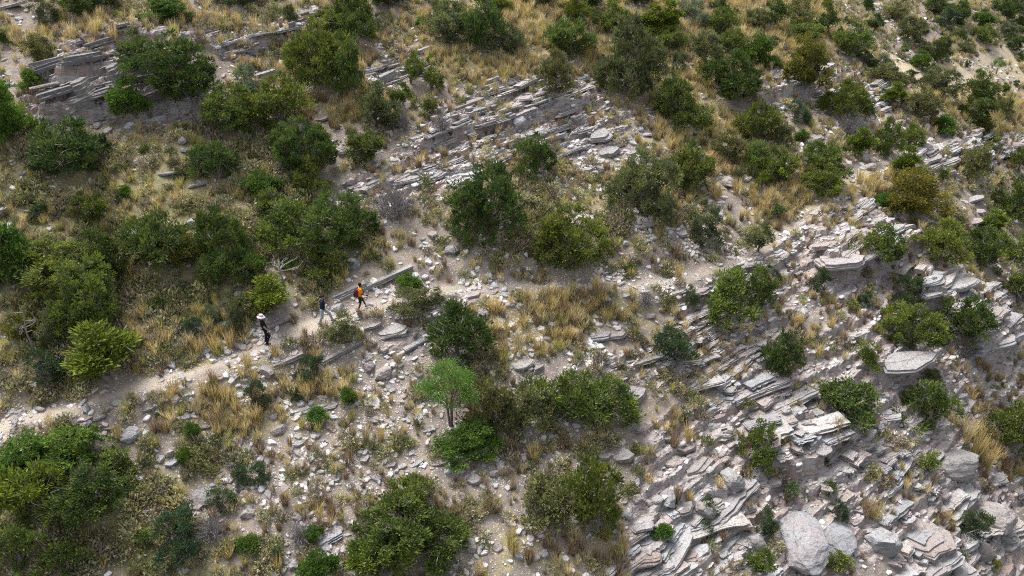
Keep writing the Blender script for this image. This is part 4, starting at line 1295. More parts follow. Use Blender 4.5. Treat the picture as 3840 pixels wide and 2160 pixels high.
for poly, n, Lr, Tr, lab, shade in OUTCROPS:
    wp = wpoly(poly)
    cx, cy = wp.mean(0)
    par = bpy.data.objects.new('rock_outcrop', None); C.objects.link(par); par.empty_display_size = .3
    par.location = (cx, cy, float(HF(cx, cy)))
    tag(par, lab, 'rock outcrop', 'layered rock outcrops')
    bpy.context.view_layer.update()
    ux = np.array([math.cos(SA), math.sin(SA)]); uy = np.array([-ux[1], ux[0]])
    a_ = wp @ ux; b_ = wp @ uy
    beds = []
    gapb = math.sqrt((a_.max() - a_.min()) * (b_.max() - b_.min()) / n) * .62
    bb = b_.min()
    while bb < b_.max():
        t0 = a_.min() + rng.uniform(0, Lr[0])
        while t0 < a_.max():
            L = Lr[0] * .8 + rng.uniform(0, 1) ** 1.8 * (Lr[1] * 1.25 - Lr[0] * .8)
            q = ux * (t0 + L / 2) + uy * (bb + rng.normal(0, .16 * gapb))
            ins = poly_sd(wp, q[:1], q[1:])[0] > -.15
            if ins and rng.uniform() < .9 and fbm(q[:1], q[1:], 2.6, 141, 2)[0] > -.17:
                beds.append((q, L))
            t0 += L * rng.uniform(.86, 1.05)
        bb += gapb * rng.uniform(.7, 1.3)
    mess = 1.6 if cx > 6 and cy < 44 else 1.0
    for q, L in beds:
        if mess > 1: L = L * rng.choice([.7, 1.0, 1.4, 2.0], p=[.2, .3, .3, .2])
        T = rng.uniform(*Tr); W = max(gapb * rng.uniform(.8, 1.5) * (1.6 if mess > 1 else 1), .3 * L)
        z = float(HF(q[0], q[1])); yw = SA * (1.0 if mess == 1 else .85) + rng.normal(0, .14 * mess)
        ti = (rng.normal(0, .045 + .02 * (mess > 1)), rng.normal(-.01, .05 + .02 * (mess > 1))); sd = shade * rng.uniform(.74, 1.08)
        put_rock('slab', LEDGE[rng.integers(14)] if rng.uniform() < (.66 if mess == 1 else .74) else SLABS[rng.integers(18)], (q[0], q[1], z), L * 1.04, W, T, yw, ti, T * (rng.uniform(.3, .8) if mess == 1 else rng.uniform(.1, .5)), 0, par, sd)
        if rng.uniform() < .35 and L > .7:          # a second plate on its back
            q2 = q + uy * W * .18 + ux * rng.normal(0, .15) * L
            put_rock('slab', LEDGE[rng.integers(14)], (q2[0], q2[1], z), L * rng.uniform(.45, .8), W * .7, T * .7, yw + rng.normal(0, .08), ti, T * 1.25, 0, par, sd * rng.uniform(.9, 1.1))

# ------------------------------------------------------------------ single rocks read off the photograph
ROCKS = '''
3 2 250 1130 340 430 F largest flat grey boulder, lumpy and rounded, at the bottom right
3 2 500 1100 270 300 F curved crescent-shaped grey slab right of the largest boulder
3 2 840 1160 275 215 B round grey-blue boulder with a flat face at the bottom right
3 2 1400 590 330 250 B huge pale angular block on the right of the lower rock slope
3 2 1310 705 170 110 S pale flat slab propped below the huge angular block
3 2 500 775 300 190 S thick layered cream block in the flaky slope at lower right
3 2 1160 1090 380 330 S broad cracked cream slab above the orange hollow
3 2 1710 990 260 260 B bluish-white layered block under the right gully
3 2 1800 1150 200 150 S pale wedge of rock at the right edge of the bottom blocks
3 2 1620 1250 160 170 B grey cube-like boulder below the dark shrub at bottom right
3 2 1200 1360 340 180 S long pale slab at the bottom edge on the right
3 2 720 460 175 75 S thin pointed grey plate on the flaky slope
3 2 1450 95 150 85 S flat pale rock capping a stack under the gully juniper
3 2 1450 170 130 90 S lower rock of the small stack under the gully juniper
3 2 865 90 110 80 S white block left of the gully juniper
3 2 880 200 115 70 S white plate lying above another, left of the gully juniper
3 2 945 242 140 70 S white plate resting lowest, left of the gully juniper
3 2 150 200 160 120 S pale slab lying above the stepped pile
3 2 330 300 230 130 S broad white slab at the top of the stepped pile
3 2 330 430 270 150 S overhanging grey slab of the stepped pile
3 2 1430 1405 180 120 B pale boulder at the bottom edge, far right
3 2 1710 690 150 120 S grey slab in the gully grass at right edge
3 2 1890 780 110 160 S long grey slab at the right edge of the gully
3 2 50 730 110 70 S grey slab beside the pale pyramid boulder
2 2 920 65 200 150 F large grey slab crossed by one crack, lower centre
2 2 1790 110 290 140 S long pink slab tilted left on the bedrock
2 2 1550 250 165 100 S pink-grey slab left of the stacked slabs
2 2 1600 350 165 95 S top plate of the leaning stack on the bedrock
2 2 1600 400 170 80 S lower plate of the leaning stack on the bedrock
2 2 1850 215 170 110 S cream slab under the long pink slab
2 2 1400 580 250 170 S round pinkish layered slab in the middle of the bedrock
2 2 1210 570 170 110 S cream tilted slab left of the round pinkish one
2 2 1310 460 150 90 S pale flat slab behind the cream tilted one
2 2 830 520 165 110 S pale slab right of the tall bottom juniper
2 2 700 530 110 70 S narrow pale plate right of the tall bottom juniper
2 2 1660 690 195 155 B pale pyramid-shaped boulder on the bedrock
2 2 1185 855 160 120 B blocky grey boulder in the row of boulders at bottom
2 2 950 860 95 80 B small rounded boulder at the left end of the row
2 2 1040 890 80 70 B smallest boulder in the row at bottom
2 2 1310 920 145 100 S dark layered boulder in the middle of the row
2 2 1450 940 120 180 B tall pale boulder in the row at bottom
2 2 1540 890 100 80 B pale boulder tucked behind the tall one
2 2 1610 970 155 120 S pink tilted boulder at the right of the row
2 2 1760 920 130 120 B rounded pale boulder at the right end of the row
2 2 1820 1170 165 190 B bluish boulder left of the largest boulder
2 2 980 1170 215 130 S grey slab lying on the cream pavement
2 2 1020 1285 230 140 S cream slab at the edge of the bottom pavement
2 2 1320 1270 230 130 S pinkish slab on the right of the bottom pavement
2 2 880 985 80 65 B small grey stone right of the tall bottom juniper
2 2 930 320 130 80 S layered grey slab right of the wide juniper
2 2 1170 400 52 85 S upright pale stone among the brown tufts
2 2 1885 730 110 90 S pair-like pale plate right of the pyramid boulder
3 1 1050 1285 440 170 F large overhanging table slab jutting out at right
3 1 940 260 330 95 S broad purplish slab crowning the right ridge
3 1 560 490 370 170 S widest purplish slab of the right ridge, layered edge
3 1 390 385 175 110 S upper left purplish slab of the right ridge
3 1 1230 660 240 90 S rounded pale slab on top of the right cliff
3 1 1440 680 290 120 S cracked white slab on top of the right cliff
3 1 1240 750 195 80 S white layered slab under the rounded one
3 1 1180 440 85 50 S white plate sticking out right of the ridge
3 1 1760 1120 270 110 S long pale beam of rock jutting from the right cliff
3 1 1690 890 250 140 S pale tilted slab in the right cliff
3 1 840 810 72 80 B white stone beside a dark shrub under the ridge
3 1 265 910 95 70 B white stone on the slope left of the ridge
3 1 1530 50 205 60 S flat pale slab behind the ridge near the right edge
3 1 1590 140 85 60 S pale stone behind the ridge near the right edge
3 1 1560 215 115 60 S purplish plate behind the ridge near the right edge
3 1 730 80 115 60 S purplish slab left of the dense green shrub by the path
3 1 550 1400 145 80 S white layered stone on the bare pinkish soil
3 1 40 1040 75 40 S pale stone above the lone juniper at right
3 1 1225 930 75 60 B white stone under the right cliff
3 1 1280 1095 62 100 B bluish stone below the right cliff
2 1 660 1075 185 95 S pale grey plate left of a pair below the path
2 1 790 1060 150 90 S pale plate right of a pair below the path
2 1 80 1290 175 90 S pale slab at the left of the lower centre slope
2 1 190 1330 140 80 S stacked plate beside the lower centre slab
2 1 700 605 125 45 S dark-edged slab by the round juniper above the path
2 1 800 650 95 45 S white stone on the upper edge of the path
2 1 810 690 105 40 S white flat stone just under another at the path edge
2 1 1640 640 115 75 S pale slab on the path right of centre
2 1 1800 535 235 60 S long slab across the path at the right bend
2 1 1400 745 205 65 S purple-grey slab at the lower path edge
2 1 1260 745 140 50 S thin grey slab at the lower path edge
2 1 1030 920 120 60 S tan slab on yellow grass below the path
2 1 990 250 190 50 S pale long slab under the half dead juniper
2 1 1200 325 95 55 S grey stone under the half dead juniper
2 1 1280 300 90 80 S pale stone right of the half dead juniper
2 1 1010 365 80 42 S grey plate above the golden tussocks
2 1 855 385 60 52 B two-toned stone above the footpath at centre
2 1 990 750 110 28 S thin white plate on yellow grass
2 1 860 780 60 32 S white stone on yellow grass by the path
2 1 1390 845 62 72 S upright pale stone left of the wide juniper
2 1 1270 840 95 50 S pale plate left of the wide juniper
1 1 1030 1030 220 115 F pale lens-shaped slab below the path at centre
1 1 620 870 115 75 B white boulder between the two leading walkers
1 1 640 1205 320 50 X long thin slab edge on brown grass below the walkers
1 1 1225 1130 240 60 X long layered slab left of the round grey-twigged juniper
1 1 880 690 620 70 X longest narrow ledge just behind the walker in orange
1 1 700 740 250 40 X narrow broken ledge left of the longest one
1 1 850 1310 90 95 B pale upright rock in brown grass below the walkers
1 1 960 1360 145 100 B pale rock lump in brown grass below the walkers
1 1 1040 1370 62 62 B small pale rock beside the lump below the walkers
1 1 80 1350 115 90 B bluish grey stone below the hatted walker
1 1 240 1265 215 32 X flat cream slab at the path edge below the hatted walker
1 1 150 985 200 50 X narrow ledge just behind the hatted walker
1 1 1705 920 75 95 B white rock right of the round grey-twigged juniper
1 1 1640 770 115 60 S white slab at the lower path edge, centre
1 1 1780 750 95 42 S white tilted plate at the path edge, centre
1 1 1330 310 72 105 S upright pale slab above the path at centre
1 1 730 540 105 105 B grey boulder above the narrow ledges
1 1 1480 425 120 70 B grey stone above the golden verge at centre
1 1 870 1000 160 60 S stepped plates left of the lens-shaped slab
1 1 210 1072 55 42 B white stone on the path right of the hatted walker
1 1 1380 885 140 36 X thin slab below the pale shrub at the path
1 0 970 575 250 110 S stacked grey slabs left of the olive juniper at top
1 0 65 560 140 130 X leaning grey slab right of the silvery shrub
1 0 430 95 200 65 S jutting grey slab on the top ledge
1 0 1590 1300 200 90 S white layered slab at centre above the tall juniper
1 0 1590 1345 190 60 S lower white slab at centre above the tall juniper
1 0 1130 1345 235 90 S pale broad slab above the grey dead bush
1 0 1370 1310 150 85 S pale smooth slab between two others at centre
1 0 650 1140 85 72 B pale stone right of the deep green thicket
1 0 550 1200 95 60 S bluish stone at the edge of the deep green thicket
1 0 500 890 105 60 S pale tilted slab above the thicket edge
1 0 385 975 95 72 B tan boulder inside the thicket on the left
1 0 710 1370 75 60 B grey boulder in the slope above the walkers
2 0 660 1010 175 120 F large pale square slab below the layered outcrop
2 0 720 1130 175 110 F second pale slab below the square one
2 0 970 1215 95 80 B pale boulder right of the square slabs
2 0 900 1145 95 60 S pale stone right of the square slabs
2 0 500 1110 150 60 S white plates left of the square slab
2 0 1010 1010 95 42 S white stone right of the outcrop foot
2 0 970 975 42 42 B small white stone at the outcrop foot
2 0 1750 850 105 52 B pale boulder on golden grass, upper right
2 0 1370 1110 135 70 S bluish slab under the wide juniper
2 0 1620 1365 145 90 B pale rounded boulder above the path, right of centre
2 0 1765 1345 105 50 S pale slab right of the rounded boulder
2 0 560 1270 150 60 S pale slab left of the half dead juniper
2 0 660 1260 62 120 S upright pale slab left of the half dead juniper
2 0 365 1395 62 42 B pale stone below the dark juniper at centre
2 0 100 740 105 60 S white fractured stone in the layered outcrop
2 0 60 900 120 100 B white block at the lower left of the layered outcrop
2 0 210 990 130 80 B white broken block under the layered outcrop
3 0 95 560 155 90 S dark overhanging slab left of the yellow-topped tree
3 0 760 1255 115 90 B white angular boulder by the path at right
3 0 610 1240 75 60 B pale stone left of the white angular boulder
3 0 1185 1100 135 120 B smooth rounded pale boulder above the right ridge
3 0 1230 1200 230 70 S jutting slab at the left end of the right edge ridge
3 0 830 780 135 50 S dark-ended slab at the top of the leaning slab line
3 0 880 825 95 55 X narrow slab in the leaning slab line
3 0 1010 925 90 70 B rounded rock at the foot of the leaning slab line
3 0 1560 1060 175 60 S pale flat slab on the right edge ridge
3 0 1850 1085 185 80 S pinkish flat slab at the right edge
3 0 370 1030 115 60 S bluish stone on the right slope
3 0 1385 1310 75 85 B dark-sided block below the right edge ridge
3 0 1180 190 65 85 B far pale boulder behind the tan meadow
3 0 1355 1030 50 42 B bluish stone beside the bright shrub on the right slope
3 0 1200 950 52 62 B pale stone under the twiggy juniper on the right slope
3 0 650 210 85 80 S far pale rock face right of the far outcrop
0 0 70 35 240 70 S pale smooth ledge in the top left corner
0 0 1430 355 115 50 S white block on the long ledge at upper left
0 0 820 375 95 30 S white flat block left of the twiggy cliff juniper
0 0 680 375 210 22 S long flat pale slab on the upper left cliff edge
0 0 430 370 85 22 S short pale slab at the left of the cliff edge
0 0 1410 830 85 62 B white speckled stone at the right foot of the left cliff
0 0 740 870 105 60 S grey block at the foot of the left cliff
0 0 735 940 82 52 B tan stone below the left cliff
0 0 810 980 95 52 B rounded tan stone in the scrub below the left cliff
0 0 1380 1060 72 72 B pale stone left of the yellow-tipped juniper
0 0 1390 1130 70 50 B lower pale stone left of the yellow-tipped juniper
0 0 1030 1210 52 82 S pointed pale stone in the scrub
0 0 1270 1300 150 60 S cluster-like pale slab in the scrub on the left
0 0 960 180 65 32 S pale stone in golden grass at top left
0 0 580 195 42 32 B small stone in golden grass at top left
0 0 1600 720 85 85 B grey stone under the sprawling cliff juniper
0 0 1500 1380 165 52 S grey layered slab at the left foot of the thicket
0 0 510 680 360 200 W large smooth dark face of the left cliff
0 0 790 560 260 210 W stepped dark block right of the smooth cliff face
0 1 30 120 75 170 S tall pale rock at the left edge
0 1 240 130 125 42 S flat pale rock in the scrub at left edge
0 1 40 250 125 52 S pale rock slab at the left edge above the bright shrub
0 1 1020 300 150 110 B pale boulder half buried in the left thicket
0 1 1470 225 125 85 B grey boulder in the left thicket
0 2 990 370 150 115 B pale rounded boulder below the path at left
0 2 1300 580 105 72 S grey tilted slab on the lower left slope
0 2 1280 520 72 62 B grey stone above the tilted slab at lower left
0 2 1550 820 205 125 F bluish smooth slab above the dark shrub at lower left
0 2 1540 315 95 42 S cream stone in brown grass below the path
0 2 820 325 135 40 S dark-edged slab below the path at left
0 2 1110 190 135 32 S thin dark slab on the lower path edge at left
0 2 650 260 85 42 S cream stone on the lower path edge at left
0 2 750 245 95 42 S grey tilted stone on the lower path edge at left
0 2 1870 970 105 80 B pinkish stone in brown grass at lower left
0 2 1840 130 62 52 B white stone right of the tall brown grass
1 2 450 175 190 50 S flat white slab in a line on the stony slope, right one
1 2 330 190 160 50 S flat white slab in a line on the stony slope, left one
1 2 560 165 130 45 S flat white slab ending the line on the stony slope
1 2 140 240 75 52 B white stone left of the flat slab line
1 2 170 340 115 72 B pinkish stone below the flat slab line
1 2 330 440 95 52 S grey stone between two brown tufts
1 2 820 550 75 72 S square pinkish stone on the stony slope
1 2 1015 605 95 45 S pale flat stone, first of the row by the acacia
1 2 1115 610 62 40 S pale flat stone, second of the row by the acacia
1 2 1215 597 115 26 S grey flat stone, third of the row by the acacia
1 2 1385 588 155 45 S grey flat slab, largest of the row by the acacia
1 2 1510 600 72 30 S grey flat stone, last of the row by the acacia
1 2 1640 715 105 78 F round grey flat stone right of the acacia foot
1 2 1795 670 82 56 B cream stone right of the round flat one
1 2 560 1160 170 70 X tilted grey slab beside the bottom dead bush
1 2 1610 1200 105 135 B white upright rock right of the bottom centre juniper
1 2 1300 345 95 42 S grey stone left of the acacia stem
1 2 1120 40 46 40 B white stone left of the acacia crown
1 2 500 420 46 46 S pinkish square stone above the brown tufts
1 2 470 385 52 36 S white stone left of the pinkish square one
1 2 430 635 52 42 S white stone at the left of the stony slope
1 2 610 710 62 42 S white plate in the middle of the stony slope
'''
rocks = []; ROCK_POS = []
for ln in ROCKS.strip().splitlines():
    a = ln.split(' ', 7)
    rocks.append(tuple(map(int, a[:6])) + (a[6], a[7]))
pp = [T2D(c, r, x, y + 0.2 * h) for c, r, x, y, w, h, k, s in rocks]
gp = hit(np.array([p[0] for p in pp]), np.array([p[1] for p in pp]), HF)
for (c, r, x, y, w, h, k, s), P in zip(rocks, gp):
    _, _, Z = proj(P)
    sc = F / Z * 3.0
    Wm, Hm = w / sc, h / sc
    cool = random.uniform(-.03, .05) if any(q in s for q in ('blu', 'grey')) else random.uniform(-.05, .02)
    if k == 'S' and ('block' in s or 'stack' in s or 'pile' in s):
        o = put_rock('rock_slab', random.choice(THICK), P, Wm * 1.08, max(.5 * Wm, Hm * 1.1), Hm * .75, SA * .5 + random.gauss(0, .2), (random.gauss(0, .05), random.gauss(-.06, .06)), Hm * .35, 0.2)
    elif k == 'S':
        dep = max(0.4 * Wm, min(1.3 * Wm, Hm * 1.35)); T = min(0.5, max(.10, 0.3 * Hm))
        o = put_rock('rock_slab', random.choice(SLABS), P, Wm * 1.08, dep, T, SA * .45 + random.gauss(0, .18), (random.gauss(0, .05), random.gauss(-.06, .06)), T * .7, 0.25)
    elif k == 'X':
        T = max(.14, .35 * Hm)
        o = put_rock('rock_slab', LEDGE[random.randrange(14)], P, Wm * 1.15, max(.5, Hm * .9), T * 1.3, SA * .85 + random.gauss(0, .05), (-.04, -.04), T * .9, 0)
    elif k == 'F':
        T = max(.22, .30 * Hm)
        rd = 'boulder' in s or 'crescent' in s or 'smooth' in s
        o = put_rock('flat_boulder', random.choice(BOULD if rd else SLABS), P, Wm * 1.1, Hm * 1.35, T * (1.7 if rd else 1), SA * .3, (random.gauss(0, .04), -.22), T * (.2 if rd else .8), 0.6)
    elif k == 'W':
        T = Hm * .9
        o = put_rock('cliff_block', THICK[random.randrange(5)], P, Wm * 1.1, Hm * 1.3, T * 1.2, SA * .6, (-.1, -.12), T * .45, 0, None, .6)
    else:
        o = put_rock('boulder', random.choice(BOULD), P, Wm * 1.12, max(.8 * Wm, Hm), Hm * .95, random.uniform(0, 6.28), (random.gauss(0, .1), -.1), Hm * .08, 0.5)
    if 'overhanging table' in s:
        o.matrix_basis.translation += Vector((0, -.4, .45)); o.scale.z *= .55
    ROCK_POS.append((P[0], P[1], Wm, Hm, k))
    sh = (1.0 if ('white' in s) else .84) * random.uniform(.92, 1.06)
    if 'dark' in s: sh *= .75
    pk = .05 if ('pink' in s or 'cream' in s or 'tan' in s or 'purpl' in s) else 0
    if k != 'W':
        o.color = (sh * (1 + pk - cool * .6), sh * (1 - pk * .4), sh * (1 - pk * .6 + cool), 1)
    tag(o, s, 'rock', 'rocks lying on the hillside')

ANCH = [(T2D(c, r, x, y), t_) for c, r, x, y, w, h, k, t_ in rocks if len(t_.split()) <= 10]
USED = set()


def beside(px, py, what, fallback):
    """name a scattered piece by the rock it lies next to"""
    best = sorted(ANCH, key=lambda a: (a[0][0] - px) ** 2 + (a[0][1] - py) ** 2)[:14]
    for (ax, ay), t_ in best:
        dx, dy = px - ax, py - ay
        if math.hypot(dx, dy) > 300: break
        side = ('right of' if dx > 0 else 'left of') if abs(dx) > abs(dy) else ('below' if dy > 0 else 'above')
        for w_ in (what, 'another ' + what, 'third ' + what):
            lab = '%s %s the %s' % (w_, side, t_)
            if lab not in USED and len(lab.split()) <= 16:
                USED.add(lab)
                return lab
    return what + ' ' + fallback


for (px_, py_), p in TINY:
    kd = random.choice('JNEBGKGK')
    v = random.choice(PROTO['JS'] if kd in 'JNE' else (PROTO['BM'] if kd == 'B' else PROTO['GM']))
    W = random.uniform(.55, 1.15); col = KIND[kd][2]
    o = bpy.data.objects.new('small_bush', None); C.objects.link(o); o.empty_display_size = .2
    o.location = (p[0], p[1], p[2] - .03); o.rotation_euler = (0, 0, random.uniform(0, 6.28))
    o.scale = (W / v['W'], W / v['W'], W * random.uniform(.65, 1.05) / v['H'])
    tag(o, beside(px_, py_, 'small ' + KIND[kd][0].replace('twiggy ', '').replace(' bush', '').replace(' shrub', '').replace('leafy', '').replace('  ', ' ').strip() + ' bush', where(px_, py_)), 'bush', 'small bushes between the junipers')
    for nm, me in v['parts']:
        ch = obj(nm, me, o)
        if nm == 'dead_twigs': ch['kind'] = 'stuff'
        ch.color = (*[q * random.uniform(.9, 1.15) for q in col], 1)

# ------------------------------------------------------------------ scattering
def scatter(n, seed, lo=(-38, 24), hi=(66, 114)):
    g = np.random.default_rng(seed)
    P = g.uniform(lo, hi, (n, 2))
    z = HF(P[:, 0], P[:, 1])
    u, v, Z = proj(np.column_stack([P, z]))
    k = (u > -160) & (u < 2740) & (v > -120) & (v < 1620)
    return P[k], z[k], u[k], v[k], F / Z[k], g


def rotz(a):
    c, s = np.cos(a), np.sin(a); o = np.zeros_like(a); i = np.ones_like(a)
    return np.stack([np.stack([c, -s, o], -1), np.stack([s, c, o], -1), np.stack([o, o, i], -1)], -2)


def join(name, protos, P3, scale3, eul, col, mat):
    """ground cover: copies of the pieces that already stand on the hillside, as one object"""
    n = len(P3)
    me = bpy.data.meshes.new(name)
    me.vertices.add(n); me.vertices.foreach_set('co', np.ascontiguousarray(P3, np.float32).ravel())
    for an, ty, arr in (('rot', 'FLOAT_VECTOR', eul), ('scl', 'FLOAT_VECTOR', scale3)):
        a = me.attributes.new(an, ty, 'POINT'); a.data.foreach_set('vector', np.ascontiguousarray(arr, np.float32).ravel())
    a = me.attributes.new('idx', 'INT', 'POINT'); a.data.foreach_set('value', rng.integers(len(protos), size=n).astype(np.int32))
    a = me.attributes.new('Col', 'FLOAT_COLOR', 'POINT'); a.data.foreach_set('color', np.column_stack([col, np.ones(n)]).astype(np.float32).ravel())
    o = obj(name, me); o['kind'] = 'stuff'
    ng = bpy.data.node_groups.new(name, 'GeometryNodeTree')
    ng.interface.new_socket('Geometry', in_out='INPUT', socket_type='NodeSocketGeometry')
    ng.interface.new_socket('Geometry', in_out='OUTPUT', socket_type='NodeSocketGeometry')
    nd = ng.nodes; lk = ng.links
    gi = nd.new('NodeGroupInput'); go_ = nd.new('NodeGroupOutput')
    jn = nd.new('GeometryNodeGeometryToInstance')
    for _ in ():
        pass
    for p in protos:
        oi = nd.new('GeometryNodeObjectInfo'); oi.inputs['Object'].default_value = p; oi.transform_space = 'ORIGINAL'
        sm = nd.new('GeometryNodeSetMaterial'); sm.inputs['Material'].default_value = mat
        lk.new(oi.outputs['Geometry'], sm.inputs['Geometry'])
        lk.new(sm.outputs[0], jn.inputs[0])
    ip = nd.new('GeometryNodeInstanceOnPoints'); ip.inputs['Pick Instance'].default_value = True

    def na(nm, ty):
        q = nd.new('GeometryNodeInputNamedAttribute'); q.data_type = ty; q.inputs['Name'].default_value = nm
        return q.outputs['Attribute']
    er = nd.new('FunctionNodeEulerToRotation')
    lk.new(na('rot', 'FLOAT_VECTOR'), er.inputs[0])
    lk.new(er.outputs[0], ip.inputs['Rotation'])
    lk.new(na('scl', 'FLOAT_VECTOR'), ip.inputs['Scale']); lk.new(na('idx', 'INT'), ip.inputs['Instance Index'])
    lk.new(gi.outputs[0], ip.inputs['Points']); lk.new(jn.outputs[0], ip.inputs['Instance'])
    lk.new(ip.outputs[0], go_.inputs[0])
    md = o.modifiers.new('cover', 'NODES'); md.node_group = ng
    return o


def euler_of(R):
    """XYZ euler angles of a stack of rotation matrices"""
    b = -np.arcsin(np.clip(R[:, 2, 0], -1, 1))
    return np.stack([np.arctan2(R[:, 2, 1], R[:, 2, 2]), b, np.arctan2(R[:, 1, 0], R[:, 0, 0])], 1)


def near_plants(P, k=.36):
    m = np.zeros(len(P), bool)
    for x, y, W in PLANT_POS:
        m |= (P[:, 0] - x) ** 2 + (P[:, 1] - y) ** 2 < (k * W) ** 2
    for x, y, W, Hm, kd in ROCK_POS:
        a = SA * .85 if kd == 'X' else SA * .4
        dx = P[:, 0] - x; dy = P[:, 1] - y + .25
        lx = dx * math.cos(a) + dy * math.sin(a); ly = -dx * math.sin(a) + dy * math.cos(a)
        m |= (lx / (.58 * W + .1)) ** 2 + (ly / (.6 * min(W, 1.4 * Hm) + .35)) ** 2 < 1
    return m


def clear(P):
    d, _ = line_dist(pw, P[:, 0], P[:, 1])
    d2, _ = line_dist(fpw, P[:, 0], P[:, 1])
    return sstep(.35, 1.0, d) * sstep(.3, .9, d2)


# --- grass tuft shapes
def tuft(seed, n, h, spread, wid, segs):
    g = np.random.default_rng(seed); mb = MB()
    for i in range(n):
        a = g.uniform(0, 2 * np.pi); r = spread * .35 * math.sqrt(g.uniform(0, 1))
        b = np.array([math.cos(a) * r, math.sin(a) * r, -.05])
        lean = g.uniform(0, 1) ** .8 * spread; a2 = a + g.normal(0, .5)
        H = h * g.uniform(.55, 1.1)
        tip = b + np.array([math.cos(a2) * lean, math.sin(a2) * lean, H])
        mid = b + (tip - b) * .55 + np.array([0, 0, .10 * H])
        w = wid * g.uniform(.7, 1.3); s = np.array([-math.sin(a2 + g.normal(0, 1)), math.cos(a2), 0]) * w
        t = g.uniform(.3, .9)
        if segs == 2:
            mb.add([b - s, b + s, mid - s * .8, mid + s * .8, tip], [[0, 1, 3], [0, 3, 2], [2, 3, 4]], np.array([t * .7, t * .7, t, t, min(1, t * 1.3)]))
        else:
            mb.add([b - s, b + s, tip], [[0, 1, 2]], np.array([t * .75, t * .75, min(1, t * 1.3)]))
    return mb


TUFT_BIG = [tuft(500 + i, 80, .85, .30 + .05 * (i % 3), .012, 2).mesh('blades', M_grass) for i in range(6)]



def scrub(seed, n, W, H):
    g = np.random.default_rng(seed); mb = MB()
    d = g.normal(size=(n, 3)); d[:, 2] = np.abs(d[:, 2]); d /= np.linalg.norm(d, axis=1)[:, None]
    P = d * np.array([W / 2, W / 2, H]) * g.uniform(.5, 1, n)[:, None] - np.array([0, 0, .08])
    D = d * .7 + np.array([0, 0, .5]) + g.normal(0, .5, (n, 3)); D /= np.linalg.norm(D, axis=1)[:, None]
    L = g.uniform(.07, .17, n)
    mb.sprigs(P, D, L, L * .42, g.uniform(.2, .9, n), g)
    for q in P[::4]:
        mb.tube([(0, 0, -.08), q * .5 + g.normal(0, .03, 3), q], [.012, .009, .005], 3, .45)
    return mb


SCRUB = [scrub(540 + i, 170, .70, .40).mesh('scrub_leaves', M_scrub) for i in range(7)]

# density fields come from the same zones as the ground
P, z, u, v, s, g = scatter(130000, 901)
r_, h_, go, ba, st, pa = masks(P[:, 0], P[:, 1])
np_ = near_plants(P)
patch = sstep(-.15, .25, fbm(P[:, 0], P[:, 1], 2.6, 77, 3))
dens = np.minimum(.9, .22 + .52 * go + .30 * h_ + .14 * st + .10 * r_) * (.3 + .7 * patch) * clear(P) * (1 - .6 * ba)
k = (g.uniform(0, 1, len(P)) < dens) & ~np_
P, z, u, v, s, go, h_, st, r_ = [a[k] for a in (P, z, u, v, s, go, h_, st, r_)]
n = len(P)
hgt = g.uniform(.5, 1.25, n) * (1 + .35 * go)
pal = np.array([[.41, .345, .17], [.47, .425, .265], [.32, .29, .20], [.235, .18, .13], [.35, .345, .14]])
pw_ = np.stack([.15 + go, .25 + .6 * go, .35 + .2 * st, .10 + .5 * st + .5 * r_, .10 + .5 * h_ + .2 * go], 1)
pw_ /= pw_.sum(1)[:, None]
ci = (g.uniform(0, 1, n)[:, None] > np.cumsum(pw_, 1)).sum(1).clip(0, 4)
col = pal[ci] * g.uniform(.75, 1.2, n)[:, None]
# the largest become things of their own
inf = (u > 10) & (u < 2566) & (v > 10) & (v < 1440)
order = np.argsort(-(hgt * s * inf))
big_i = order[:215]
rest = np.ones(n, bool); rest[big_i] = False
sc3 = np.stack([hgt * g.uniform(.8, 1.2, n), hgt * g.uniform(.8, 1.2, n), hgt], 1)
g_eul = np.stack([g.normal(0, .1, n), g.normal(0, .1, n), g.uniform(0, 6.28, n)], 1)
g_pack = (np.column_stack([P, z - .02])[rest], sc3[rest] * .72, g_eul[rest], col[rest])

CNAME = ['golden', 'straw-coloured', 'dull tan', 'brown', 'greenish-yellow']


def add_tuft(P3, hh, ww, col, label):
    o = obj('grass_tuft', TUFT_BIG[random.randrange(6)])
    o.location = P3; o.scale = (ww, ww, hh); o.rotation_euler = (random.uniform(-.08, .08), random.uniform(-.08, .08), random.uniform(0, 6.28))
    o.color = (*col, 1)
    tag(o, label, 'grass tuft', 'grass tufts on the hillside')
    return o


for i in big_i:
    add_tuft((P[i, 0], P[i, 1], z[i] - .02), hgt[i] * .72, hgt[i] * .8, col[i], beside(u[i], v[i], CNAME[ci[i]] + ' grass tuft', where(u[i], v[i])))

seen = {}
for o in C.objects:
    if o.name.startswith('grass_tuft'): seen.setdefault(o.data.name, o)
join('grass_cover', list(seen.values()), *g_pack, M_scat_grass)

